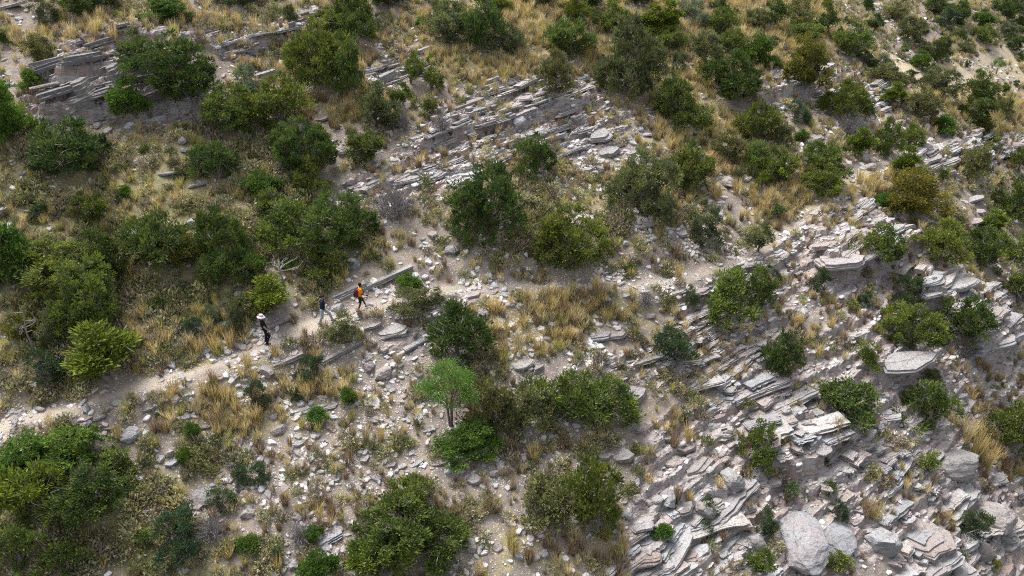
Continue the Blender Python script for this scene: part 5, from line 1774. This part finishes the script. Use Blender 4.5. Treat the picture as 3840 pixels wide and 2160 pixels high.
# tussocks read off the photograph (D pixels: x, base y, height, colour index)
TUSS = '''
1703 655 62 3 tall reddish tussock above the path right of centre
1706 700 48 0 golden tussock under the reddish one
1420 775 70 0 largest golden tussock below the path at centre
1385 790 60 0 golden tussock in the middle of the clump below the path
1350 800 62 0 golden tussock at the left of the clump below the path
1440 745 50 4 yellow-green tussock leaning over the path at centre
1500 735 55 0 spiky golden tussock at the foot of the round juniper
1395 860 55 0 golden tussock low in the clump below the path
1368 900 45 0 pale golden tussock at the bottom of the clump
1300 880 60 2 tan tussock left of the clump below the path
1270 895 45 0 rust-tinged tussock at lower left of the clump
580 880 65 0 golden tussock above the path, left of the hatted walker
545 890 60 0 golden tussock next to the path at left
500 900 70 0 tall golden tussock above the path at left
470 885 55 2 tan tussock above the path at left
420 870 60 0 golden tussock right of the pyramidal juniper
395 905 45 0 narrow golden tussock right of the pyramidal juniper
590 855 55 0 golden tussock between two shrubs by the path
620 830 45 0 golden tussock near the hatted walker's shrub
1030 620 45 2 tan tussock above the narrow ledge
870 705 45 0 golden tussock above the longest ledge
850 720 40 4 yellow-green tussock above the longest ledge
795 905 48 0 rounded golden tussock on the path below the middle walker
690 890 30 2 small tan tussock on the path by the hatted walker
835 690 40 0 golden tussock behind the walkers
540 1010 70 0 tall rusty tussock below the path at left
570 1020 72 0 tallest rusty tussock below the path at left
600 1050 70 0 rusty tussock right in the lower left clump
550 1060 60 0 rusty tussock low in the lower left clump
500 1050 55 2 tan tussock at the left of the lower left clump
430 1010 50 0 golden tussock on the lower path edge
300 1110 60 0 narrow golden tussock by the pale rounded boulder
650 1020 60 0 golden tussock in the dry patch below the path
780 1000 60 0 golden tussock under the dark shrub below the path
830 1000 58 2 tan tussock below the path at centre-left
760 1080 45 4 yellow-green tussock below the flat slab line
800 1090 42 4 greenish tussock below the flat slab line
905 1010 45 0 golden tussock left of the acacia
885 1060 40 4 yellow-green tussock in the stony slope
920 1110 62 2 grey-tan tussock in the stony slope centre
960 1110 55 0 golden tussock in the stony slope centre
1000 1105 58 2 grey-tan tussock left of the acacia foot
880 1170 60 3 brown tussock in the stony slope
730 1130 40 3 brown tussock left of the grey stone
775 1130 38 3 brown tussock right of the grey stone
440 105 60 4 lone rounded tussock on the top left terrace
290 110 55 0 golden tussock above the left cliff
180 100 55 0 golden tussock at the left of the top terrace
240 95 60 0 tall golden tussock on the top terrace
600 75 50 0 golden tussock on the top terrace right end
640 80 48 0 golden tussock by the top ledge
1950 90 30 0 golden tussock among far junipers
1800 505 55 0 golden tussock by the path at right
1850 490 55 0 golden tussock right by the path bend
1930 520 52 0 golden tussock at the path bend on the right
2160 470 50 0 golden tussock beside the upper path
2200 480 48 0 golden tussock right of the upper path
1690 1065 50 3 brown tussock on the flaky slope
1695 1125 62 3 dark brown tussock on the bedrock
1730 1110 62 0 golden tussock on the bedrock
1920 1155 40 0 golden tussock right of the pyramid boulder
1705 1260 60 3 brown tussock among the bedrock slabs
1810 1230 45 0 golden tussock left of the pyramid boulder
1880 1290 50 3 brown tussock under the pyramid boulder
1345 1160 60 0 golden tussock left of the tall bottom juniper
1230 1290 60 3 brown tussock above the bottom centre juniper
1400 1400 60 3 brown tussock on the bottom edge
1330 1420 60 3 dark brown tussock on the bottom edge
1460 1390 60 3 reddish tussock under the tall bottom juniper
1500 1410 55 3 brown tussock right of the bottom centre juniper
700 1440 60 0 rusty tussock at the bottom edge left of centre
2200 1310 70 0 golden tussock above the round boulder
2180 1300 62 3 brown tussock above the round boulder
2230 820 42 0 golden tussock on bare soil under the ridge
2090 830 40 0 golden tussock on the bare soil at right
2010 820 45 0 golden tussock below the ridge at right
2060 900 48 0 golden tussock on bare pinkish soil
2455 1150 95 0 wind-bent golden tussock in the right gully
2480 1180 85 0 lower golden tussock in the right gully
2430 1110 80 1 upper straw tussock in the right gully
'''
T_ = []
for ln in TUSS.strip().splitlines():
    a = ln.split(' ', 4)
    T_.append((int(a[0]), int(a[1]), int(a[2]), int(a[3]), a[4]))
gp = hit(np.array([t[0] for t in T_], float), np.array([t[1] for t in T_], float) - 4, HF)
for (x, y, hpx, c, lab), Pt in zip(T_, gp):
    sc = F / proj(Pt)[2]
    hm = hpx / sc / 1.05
    o = add_tuft((Pt[0], Pt[1], Pt[2] - .03), hm / .85, hm * .95, pal[c] * random.uniform(.9, 1.15), lab)

# --- low dry scrub
P, z, u, v, s, g = scatter(95000, 902)
r_, h_, go, ba, st, pa = masks(P[:, 0], P[:, 1])
patch = sstep(-.12, .2, fbm(P[:, 0], P[:, 1], 2.2, 78, 3))
dens = np.maximum(0, .36 + .44 * h_ - .2 * go + .04 * st - .27 * r_) * (.15 + .85 * patch) * clear(P) * (1 - .9 * ba)
k = (g.uniform(0, 1, len(P)) < dens) & ~near_plants(P, .3)
P, z, u, v, s, h_, go, st = [a[k] for a in (P, z, u, v, s, h_, go, st)]
n = len(P)
pal2 = np.array([[.30, .295, .20], [.21, .215, .105], [.285, .255, .20], [.155, .17, .08], [.35, .33, .20], [.24, .205, .165]])
ci = g.integers(6, size=n)
sz = g.uniform(.55, 1.5, n) * (1 + .3 * h_)
sc3 = np.stack([sz, sz, sz * g.uniform(.7, 1.2, n)], 1)
col = pal2[ci] * g.uniform(.75, 1.25, n)[:, None]
eul = np.stack([g.normal(0, .1, n) + .25, g.normal(0, .1, n), g.uniform(0, 6.28, n)], 1)
SNAME = ['grey-tan', 'dull olive', 'greyish-brown', 'dark olive', 'straw-tan', 'brown']
inf = (u > 12) & (u < 2564) & (v > 12) & (v < 1437)
big_i = np.argsort(-(sz * s * inf))[:170]
rest = np.ones(n, bool); rest[big_i] = False
protos = []
for q, i in enumerate(big_i):
    o = obj('dry_scrub', SCRUB[q % 7])
    if q < 7: protos.append(o)
    o.location = (P[i, 0], P[i, 1], z[i]); o.scale = sc3[i]; o.rotation_euler = eul[i]; o.color = (*col[i], 1)
    tag(o, beside(u[i], v[i], SNAME[ci[i]] + ' scrub clump', where(u[i], v[i])), 'scrub', 'dry scrub clumps on the hillside')
join('low_scrub_cover', protos, np.column_stack([P, z])[rest], sc3[rest], eul[rest], col[rest], M_scat_leaf)

# --- loose stones
P, z, u, v, s, g = scatter(370000, 903)
r_, h_, go, ba, st, pa = masks(P[:, 0], P[:, 1])
d, _ = line_dist(pw, P[:, 0], P[:, 1])
edge = np.exp(-((d - 1.0) / .45) ** 2)
patch = sstep(-.2, .2, fbm(P[:, 0], P[:, 1], 1.9, 79, 3))
dens = np.minimum(.8, (.17 + .46 * st + .02 * r_ - .07 * h_ + .40 * edge + .04 * ba + .03 * go) * (.15 + .85 * patch) * (1 - .55 * pa))
k = (g.uniform(0, 1, len(P)) < dens)
P, z, u, v, s, r_, st = [a[k] for a in (P, z, u, v, s, r_, st)]
n = len(P)
size = .07 + .37 * g.uniform(0, 1, n) ** 3.0 + .05 * r_
asp = g.uniform(.5, .95, n); th = g.uniform(.28, .6, n) * (1 - .4 * r_)
base = np.array([.49, .47, .455])
col = base * g.uniform(.62, 1.18, n)[:, None] * (1 + g.normal(0, .035, (n, 3)) * np.array([1, .4, .8]))
pink = g.uniform(0, 1, n) < .18
col[pink] *= np.array([1.04, .90, .83])
yaw = g.uniform(0, 6.28, n) * (1 - .85 * (r_ > .5)) + SA * (r_ > .5)
inf = (u > 12) & (u < 2564) & (v > 12) & (v < 1437)
order = np.argsort(-(size * s * inf))
big_i = order[:190]
rest = np.ones(n, bool); rest[big_i] = False
# tilt with the slope or the strata
R = rotz(yaw)
nrm = np.where((r_ > .5)[:, None], np.array(BEDN), np.array([.12, -.36, .92])) + g.normal(0, .10, (n, 3))
nrm /= np.linalg.norm(nrm, axis=1)[:, None]
xa = R[:, :, 0] - nrm * np.sum(R[:, :, 0] * nrm, 1)[:, None]; xa /= np.linalg.norm(xa, axis=1)[:, None]
R = np.stack([xa, np.cross(nrm, xa), nrm], -1)
sc3 = np.stack([size * 1.15, size * asp, size * th], 1)
P3 = np.column_stack([P, z + size * th * .2])
ST_PROTO = []
for q_, i in enumerate(big_i):
    o = obj('loose_stone', STONES[q_ % 10])
    if q_ < 10: ST_PROTO.append(o)
    m = Matrix([list(R[i][k]) for k in range(3)]).to_4x4() @ Matrix.Diagonal((*[float(q) * 1.15 for q in sc3[i]], 1))
    m.translation = Vector(P3[i])
    o.matrix_basis = m
    q = float(random.uniform(.85, 1.1))
    o.color = (q, q * .98, q * .97, 1)
    tag(o, beside(u[i], v[i], 'loose stone', where(u[i], v[i])), 'stone', 'loose stones on the hillside')

eul = euler_of(R)
join('loose_stone_scree', ST_PROTO, P3[rest], sc3[rest], eul[rest], col[rest], M_scat_stone)

# --- thin flakes on the bed rock
P, z, u, v, s, g = scatter(90000, 904)
r_ = zone(ROCK, P[:, 0], P[:, 1], 1.0, 41)
k = g.uniform(0, 1, len(P)) < .34 * sstep(.3, .9, r_)
P, z, r_ = P[k], z[k], r_[k]
n = len(P)
L = .14 + .5 * g.uniform(0, 1, n) ** 2
nrm = np.array(BEDN) + g.normal(0, .07, (n, 3)); nrm /= np.linalg.norm(nrm, axis=1)[:, None]
R = rotz(SA + g.normal(0, .3, n))
xa = R[:, :, 0] - nrm * np.sum(R[:, :, 0] * nrm, 1)[:, None]; xa /= np.linalg.norm(xa, axis=1)[:, None]
R = np.stack([xa, np.cross(nrm, xa), nrm], -1)
col = np.array([.42, .39, .38]) * g.uniform(.6, 1.18, n)[:, None] * (1 + g.normal(0, .03, (n, 3)))
T = g.uniform(.04, .10, n)
join('rock_flakes', ST_PROTO, np.column_stack([P, z + T * .3]), np.stack([L, L * g.uniform(.3, .65, n), T], 1), euler_of(R), col, M_scat_stone)

# --- little yellow flowers
g = np.random.default_rng(905)
fl = []
for cx, cy, nn in ((340, 1395, 40), (360, 1370, 30), (440, 1045, 30), (510, 920, 26), (385, 945, 20), (1000, 1075, 14), (620, 1390, 14)):
    fl.append(np.column_stack([g.normal(cx, 26, nn), g.normal(cy, 16, nn)]))
fl = np.concatenate(fl)
gp = hit(fl[:, 0], fl[:, 1], HF)
mb = MB()
for q in gp:
    for kx in range(3):
        D = np.array([[g.normal(0, 1), g.normal(0, 1), .5]]); D /= np.linalg.norm(D)
        mb.sprigs(np.array([q + [0, 0, .12]]), D, np.array([.07]), np.array([.05]), np.array([.6]), g)
M_yel = plain('yellow_petals', (.62, .50, .03), .7)
tag(obj('yellow_flowers', mb.mesh('yellow_flowers', M_yel)), kind='stuff')

# ------------------------------------------------------------------ the three walkers
def capsule(a, b, ra, rb, sides=14, sq=(1.0, 1.0)):
    a = np.array(a, float); b = np.array(b, float)
    d = b - a; L = np.linalg.norm(d); d = d / (L + 1e-9)
    ref = np.array([1.0, 0, 0]) if abs(d[0]) < .8 else np.array([0, 0, 1.0])
    s = np.cross(ref, d); s /= np.linalg.norm(s); t = np.cross(d, s)       # s sideways, t fore-aft
    prof = []
    for k in range(5):
        q = (k + .02) / 4 * math.pi / 2
        prof.append((a - d * ra * math.cos(q), ra * math.sin(q)))
    for k in range(5):
        q = (1 - k / 4 * .98) * math.pi / 2
        prof.append((b + d * rb * math.cos(q), rb * math.sin(q)))
    an = np.arange(sides) / sides * 2 * math.pi
    V = np.concatenate([p + (s[None] * np.cos(an)[:, None] * sq[0] + t[None] * np.sin(an)[:, None] * sq[1]) * r for p, r in prof])
    n = len(prof); Qd = []
    for i in range(n - 1):
        for j in range(sides):
            j2 = (j + 1) % sides
            Qd.append([i * sides + j, i * sides + j2, (i + 1) * sides + j2, (i + 1) * sides + j])
    T = [[q[0], q[1], q[2]] for q in Qd] + [[q[0], q[2], q[3]] for q in Qd]
    T += [[0, j + 1, j] for j in range(1, sides - 1)]
    o = (n - 1) * sides
    T += [[o, o + j, o + j + 1] for j in range(1, sides - 1)]
    return V, np.array(T)


def blend(name, caps, voxel, mat, smooth=4):
    """one continuous surface grown round a set of tapered limbs"""
    mb = MB()
    for c in caps:
        mb.add(*capsule(*c))
    me = mb.mesh(name, mat)
    o = bpy.data.objects.new('tmp', me); C.objects.link(o)
    m = o.modifiers.new('r', 'REMESH'); m.mode = 'VOXEL'; m.voxel_size = voxel
    if smooth:
        m2 = o.modifiers.new('s', 'SMOOTH'); m2.iterations = smooth; m2.factor = .5
    dg = bpy.context.evaluated_depsgraph_get()
    out = bpy.data.meshes.new_from_object(o.evaluated_get(dg))
    out.name = name
    out.materials.clear(); out.materials.append(mat)
    out.polygons.foreach_set('use_smooth', np.ones(len(out.polygons), bool))
    bpy.data.objects.remove(o); bpy.data.meshes.remove(me)
    return out


def hand(w, d, side, curl):
    """palm, four fingers and a thumb; w wrist, d direction of the hand, side towards the thumb"""
    w = np.array(w, float); d = np.array(d, float); d /= np.linalg.norm(d)
    side = np.array(side, float); side -= d * side.dot(d); side /= np.linalg.norm(side)
    pn = np.cross(d, side)
    caps = [(w, w + d * .075, .027, .036, 12, (1.0, .62))]
    for i, L in enumerate((.068, .076, .071, .055)):
        b = w + d * .095 + side * (.030 - .020 * i)
        m = b + (d * math.cos(curl * .5) + pn * math.sin(curl * .5)) * L * .5
        e = m + (d * math.cos(curl * 1.5) + pn * math.sin(curl * 1.5)) * L * .5
        caps += [(b - d * .02, m, .0095, .009, 8), (m, e, .009, .0075, 8)]
    b = w + d * .03 + side * .03
    m = b + (d * .6 + side * .6 + pn * .2) * .045
    caps += [(b, m, .012, .0105, 8), (m, m + (d * .85 + side * .1 + pn * .4) * .035, .0105, .0085, 8)]
    return caps


def person(px, py, yaw, height, J, skin, label, cloth):
    """J holds the joints, facing +x, +y is the person's left, for a figure 1.75 m tall"""
    P = ground_at(px, py)
    root = bpy.data.objects.new('person', None); C.objects.link(root); root.empty_display_size = .3
    zmin = min(J['ankleL'][2], J['ankleR'][2])
    root.location = (P[0], P[1], P[2] - .01); root.rotation_euler = (0, 0, yaw); root.scale = (height / 1.75,) * 3
    tag(root, label, 'person', 'walkers on the footpath')
    Ms = plain('skin_tone', skin, .55, .08, 30)
    A = {k: np.array(v, float) for k, v in J.items()}
    hd = A['head']; fw = A['look'] / np.linalg.norm(A['look']); up = A['headup'] / np.linalg.norm(A['headup']); lf = np.cross(up, fw)
    neck = A['neck']
    body = [(A['pelvis'], A['chest'], .13, .15, 16, (1.15, .8)), (A['chest'], neck, .14, .06, 16, (1.2, .75)), (neck, hd, .055, .055),
            (hd - up * .02 - fw * .012, hd + up * .035 - fw * .012, .085, .088, 16), (hd + fw * .015 - up * .07, hd + fw * .02 + up * .03, .055, .07, 14),
            (hd + fw * .092 - up * .012, hd + fw * .085 + up * .025, .014, .009, 8)]
    for sgn in (-1, 1):
        body.append((hd + lf * sgn * .088 - up * .02, hd + lf * sgn * .09 + up * .02, .014, .018, 8))
    for S, sg in (('L', 1), ('R', -1)):
        sh, el, wr = A['shoulder' + S], A['elbow' + S], A['wrist' + S]
        body += [(neck - np.array([0, 0, .03]), sh, .06, .055), (sh, el, .052, .042), (el, wr, .042, .027)]
        hv = A.get('hand' + S, wr - el)
        body += hand(wr, hv, A.get('thumb' + S, np.array([1.0, 0, .2])), J.get('curl', .7))
        hp, kn, an = A['hip' + S], A['knee' + S], A['ankle' + S]
        body += [(A['pelvis'], hp, .12, .09), (hp, kn, .085, .058), (kn, kn + (an - kn) * .35, .055, .06), (kn + (an - kn) * .35, an, .058, .038)]
        ft = A['foot' + S] / np.linalg.norm(A['foot' + S])
        body += [(an - ft * .03 - np.array([0, 0, .04]), an + ft * .13 - np.array([0, 0, .045]), .036, .03)]
    bd = obj('body', blend('body', body, .0085, Ms, 3), root)
    # face
    Me = plain('eye_dark', (.02, .015, .012), .3); Ml = plain('lips', tuple(c * .7 for c in skin), .5)
    for sgn in (-1, 1):
        obj('eye', blend('eye', [(hd + fw * .079 + lf * sgn * .03 + up * .018, hd + fw * .081 + lf * sgn * .034 + up * .018, .009, .008, 8)], .004, Me, 1), bd)
    obj('mouth', blend('mouth', [(hd + fw * .078 - lf * .02 - up * .052, hd + fw * .078 + lf * .02 - up * .052, .007, .007, 8)], .004, Ml, 1), bd)
    for nm, caps, mat in cloth(A, hd, fw, up, lf):
        obj(nm, blend(nm, caps, .011, mat, 4), root)
    return root, A, P


def shoe(A, S, mat, nm='shoe'):
    an = A['ankle' + S]; ft = A['foot' + S] / np.linalg.norm(A['foot' + S]); dn = np.array([0, 0, -1.0])
    return (nm, [(an - ft * .045 + dn * .04, an + ft * .05 + dn * .035, .05, .052, 12), (an + ft * .05 + dn * .04, an + ft * .155 + dn * .052, .048, .036, 12, (1.1, .85))], mat)


def torso(A, g_, low):
    pel = A['pelvis']
    return [(pel + np.array([0, 0, low]), A['chest'], .145 + g_, .158 + g_, 16, (1.15, .85)), (A['chest'], A['neck'] - np.array([0, 0, .045]), .155 + g_, .085 + g_, 16, (1.2, .78))]


def sleeve(A, S, g_, full):
    sh, el, wr = A['shoulder' + S], A['elbow' + S], A['wrist' + S]
    c = [(A['neck'] - np.array([0, 0, .05]), sh, .075 + g_, .068 + g_), (sh, sh + (el - sh) * (1 if full else .62), .066 + g_, .058 + g_)]
    if full: c.append((el, el + (wr - el) * full, .055 + g_, .044 + g_))
    return c


def legs(A, S, g_, upto):
    hp, kn, an = A['hip' + S], A['knee' + S], A['ankle' + S]
    c = [(A['pelvis'], hp, .135 + g_, .10 + g_), (hp, hp + (kn - hp) * min(1, upto), .10 + g_, .078 + g_)]
    if upto > 1: c.append((kn, kn + (an - kn) * (upto - 1), .074 + g_, .058 + g_))
    return c


M_black = plain('black_cotton', (.012, .012, .014), .9)
M_navy = plain('navy_knit', (.012, .017, .035), .9)
M_greytr = plain('pale_grey_trousers', (.36, .40, .43), .9)
M_orange = plain('orange_shirt', (.85, .26, .01), .85, .12)
M_short = plain('dark_shorts', (.018, .022, .03), .9)
M_white = plain('white_cloth', (.48, .45, .465), .8, .1)
M_hair = plain('black_hair', (.012, .010, .010), .7)
M_maroon = plain('maroon_backpack', (.13, .018, .04), .8)
M_grs = plain('grey_shoe', (.12, .13, .14), .7)

# walker with the hat: weight back, one hand up at the hat, the other by the thigh
J1 = dict(pelvis=(0, 0, .95), chest=(-.07, 0, 1.27), neck=(-.10, 0, 1.47), head=(-.085, 0, 1.63), look=(1, -.05, -.12), headup=(.1, 0, 1),
          shoulderR=(-.07, -.19, 1.42), elbowR=(-.01, -.27, 1.16), wristR=(.13, -.24, .96), handR=(.35, .0, -.8), thumbR=(.5, .6, 0),
          shoulderL=(-.10, .19, 1.43), elbowL=(-.30, .24, 1.55), wristL=(-.20, .13, 1.74), handL=(.6, -.45, .35), thumbL=(0, -.3, -1),
          hipR=(.0, -.10, .92), kneeR=(.17, -.11, .54), ankleR=(.0, -.09, .13), footR=(1, -.25, -.05),
          hipL=(0, .10, .92), kneeL=(.02, .10, .49), ankleL=(-.07, .09, .10), footL=(1, .1, 0), curl=.9)


def cloth1(A, hd, fw, up, lf):
    out = [('t_shirt', torso(A, 0, -.04) + sleeve(A, 'L', 0, 0) + sleeve(A, 'R', 0, 0), M_black),
           ('trousers', legs(A, 'L', 0, 1.92) + legs(A, 'R', 0, 1.92), M_black), shoe(A, 'L', M_black), shoe(A, 'R', M_black),
           ('hair', [(hd - fw * .03 + up * .01, hd - fw * .03 + up * .05, .092, .09, 14)], M_hair)]
    return out


w1, A1, P1 = person(672, 866, .30, 1.76, J1, (.46, .24, .17), 'person in black with a pale sun hat, one hand raised to the brim', cloth1)

# hat: crown, band and a drooping brim turned on a lathe
def lathe(name, prof, mat, seg=28):
    V = []; T = []
    for r, z in prof:
        for k in range(seg):
            a = k / seg * 2 * math.pi
            V.append((r * math.cos(a), r * math.sin(a), z - .018 * math.cos(2 * a) * (r > .12)))
    n = len(prof)
    for i in range(n - 1):
        for k in range(seg):
            k2 = (k + 1) % seg
            T += [[i * seg + k, i * seg + k2, (i + 1) * seg + k2], [i * seg + k, (i + 1) * seg + k2, (i + 1) * seg + k]]
    return mesh_np(name, np.array(V), np.array(T), mat, smooth=True)


bpy.context.view_layer.update()
hat = bpy.data.objects.new('sun_hat', None); C.objects.link(hat); hat.empty_display_size = .1
mw = w1.matrix_world
hat.location = mw @ Vector(A1['head'] + np.array([.0, 0, .055])); hat.rotation_euler = (0, .12, .30)
tag(hat, 'pale pinkish-white sun hat worn by the person in black', 'hat')
obj('brim', lathe('brim', [(.098, .0), (.15, -.012), (.205, -.04), (.21, -.048), (.205, -.05), (.15, -.024), (.098, -.012)], M_white), hat)
hc_ = obj('crown', lathe('crown', [(.104, -.01), (.103, .03), (.096, .085), (.08, .105), (.04, .112), (.001, .112)], M_white), hat)
obj('hat_band', lathe('hat_band', [(.1065, .004), (.1065, .034), (.1035, .036)], plain('hat_band_grey', (.30, .29, .32))), hc_)
bot = obj('white_bottle', blend('white_bottle', [((0, 0, -.05), (0, 0, .07), .028, .028, 14), ((0, 0, .07), (0, 0, .115), .014, .013, 10)], .004, M_white, 1))
bot.location = mw @ Vector(A1['wristR'] + np.array([.03, .0, -.10])); bot.rotation_euler = (0, 1.45, .45)
tag(bot, 'small white bottle in the lowered hand of the hatted person', 'bottle')

# walker in the middle: long stride, long sleeves
J2 = dict(pelvis=(0, 0, .93), chest=(.03, 0, 1.25), neck=(.05, 0, 1.45), head=(.085, 0, 1.60), look=(1, -.2, -.25), headup=(.12, 0, 1),
          shoulderR=(.03, -.20, 1.40), elbowR=(.0, -.27, 1.13), wristR=(.13, -.24, .92), handR=(.3, 0, -.9), thumbR=(.8, .4, 0),
          shoulderL=(.06, .20, 1.40), elbowL=(-.06, .27, 1.14), wristL=(.0, .27, .90), handL=(.2, 0, -.9), thumbL=(.9, -.2, 0),
          hipR=(-.01, -.10, .90), kneeR=(-.05, -.11, .50), ankleR=(-.24, -.10, .13), footR=(1, -.1, -.28),
          hipL=(.02, .10, .90), kneeL=(.32, .11, .60), ankleL=(.46, .10, .18), footL=(1, .1, .12), curl=.8)


def cloth2(A, hd, fw, up, lf):
    return [('sweater', torso(A, .006, -.06) + sleeve(A, 'L', .004, .82) + sleeve(A, 'R', .004, .62), M_navy),
            ('trousers', legs(A, 'L', .004, 1.95) + legs(A, 'R', .004, 1.95), M_greytr), shoe(A, 'L', M_grs), shoe(A, 'R', M_grs),
            ('hair', [(hd - fw * .03 + up * .03, hd - fw * .005 + up * .055, .095, .09, 14), (hd - fw * .06 - up * .02, hd - fw * .05 + up * .05, .06, .07, 12)], M_hair),
            ('beard', [(hd + fw * .06 - up * .085, hd + fw * .065 - up * .05, .034, .036, 10), (hd + fw * .03 + lf * .06 - up * .05, hd + fw * .06 + lf * .03 - up * .075, .02, .024, 8),
                       (hd + fw * .03 - lf * .06 - up * .05, hd + fw * .06 - lf * .03 - up * .075, .02, .024, 8)], M_hair)]


w2, A2, P2 = person(815, 815, .20, 1.77, J2, (.40, .21, .14), 'bearded person in a dark long-sleeved top and pale grey trousers, mid-stride', cloth2)

# leading walker
J3 = dict(pelvis=(0, 0, .94), chest=(.03, 0, 1.26), neck=(.05, 0, 1.46), head=(.08, .01, 1.62), look=(1, .25, -.05), headup=(.05, 0, 1),
          shoulderR=(.05, -.18, 1.40), elbowR=(.09, -.24, 1.13), wristR=(.30, -.20, 1.02), handR=(.9, .05, -.3), thumbR=(.1, .5, .9),
          shoulderL=(.05, .18, 1.40), elbowL=(.0, .25, 1.14), wristL=(.17, .24, .98), handL=(.8, 0, -.5), thumbL=(.2, -.4, .9),
          hipR=(-.01, -.10, .91), kneeR=(-.02, -.10, .50), ankleR=(-.18, -.09, .10), footR=(1, 0, -.1),
          hipL=(.02, .10, .91), kneeL=(.20, .11, .56), ankleL=(.34, .10, .20), footL=(1, .1, .1), curl=1.1)


def cloth3(A, hd, fw, up, lf):
    return [('t_shirt', torso(A, .01, -.10) + sleeve(A, 'L', .006, 0) + sleeve(A, 'R', .006, 0), M_orange),
            ('shorts', legs(A, 'L', .008, .78) + legs(A, 'R', .008, .78), M_short),
            ('sock', [(A['ankleL'] + np.array([0, 0, .0]), A['ankleL'] + np.array([-.02, 0, .07]), .05, .05, 10)], M_white),
            ('sock', [(A['ankleR'] + np.array([0, 0, .0]), A['ankleR'] + np.array([.02, 0, .07]), .05, .05, 10)], M_white),
            shoe(A, 'L', M_grs), shoe(A, 'R', M_grs),
            ('hair', [(hd - fw * .02 + up * .03, hd - fw * .01 + up * .06, .097, .095, 14)], M_hair)]


w3, A3, P3p = person(908, 781, .42, 1.68, J3, (.11, .045, .03), 'person in an orange t-shirt and dark shorts leading the way', cloth3)
bpy.context.view_layer.update()
bp = bpy.data.objects.new('backpack', None); C.objects.link(bp); bp.empty_display_size = .1
mw3 = w3.matrix_world
bp.location = mw3 @ Vector((-.20, 0, 1.0)); bp.rotation_euler = (0, .08, .42)
tag(bp, 'maroon and black backpack on the back of the person in orange', 'backpack')
bb_ = obj('bag_body', blend('bag_body', [((0, -.07, .0), (0, -.07, .34), .085, .075, 12), ((0, .07, .0), (0, .07, .34), .085, .075, 12)], .01, M_maroon, 3), bp)
obj('front_pocket', blend('front_pocket', [((-.085, -.05, .02), (-.085, -.05, .16), .05, .045, 12), ((-.085, .05, .02), (-.085, .05, .16), .05, .045, 12)], .01, M_black, 3), bb_)
for sg in (-1, 1):
    obj('shoulder_strap', blend('shoulder_strap', [((.04, sg * .10, .38), (.20, sg * .12, .45), .022, .022, 8), ((.20, sg * .12, .45), (.36, sg * .12, .34), .022, .022, 8), ((.36, sg * .12, .34), (.36, sg * .13, .16), .02, .018, 8)], .008, M_black, 2), bp)
bx = obj('dark_bottle', blend('dark_bottle', [((0, 0, -.07), (0, 0, .07), .033, .033, 12), ((0, 0, .07), (0, 0, .11), .016, .015, 10)], .005, M_short, 1))
bx.location = mw3 @ Vector(A3['wristR'] + np.array([.09, .03, -.05])); bx.rotation_euler = (1.1, .3, .5)
tag(bx, 'dark bottle in the forward hand of the person in orange', 'bottle')
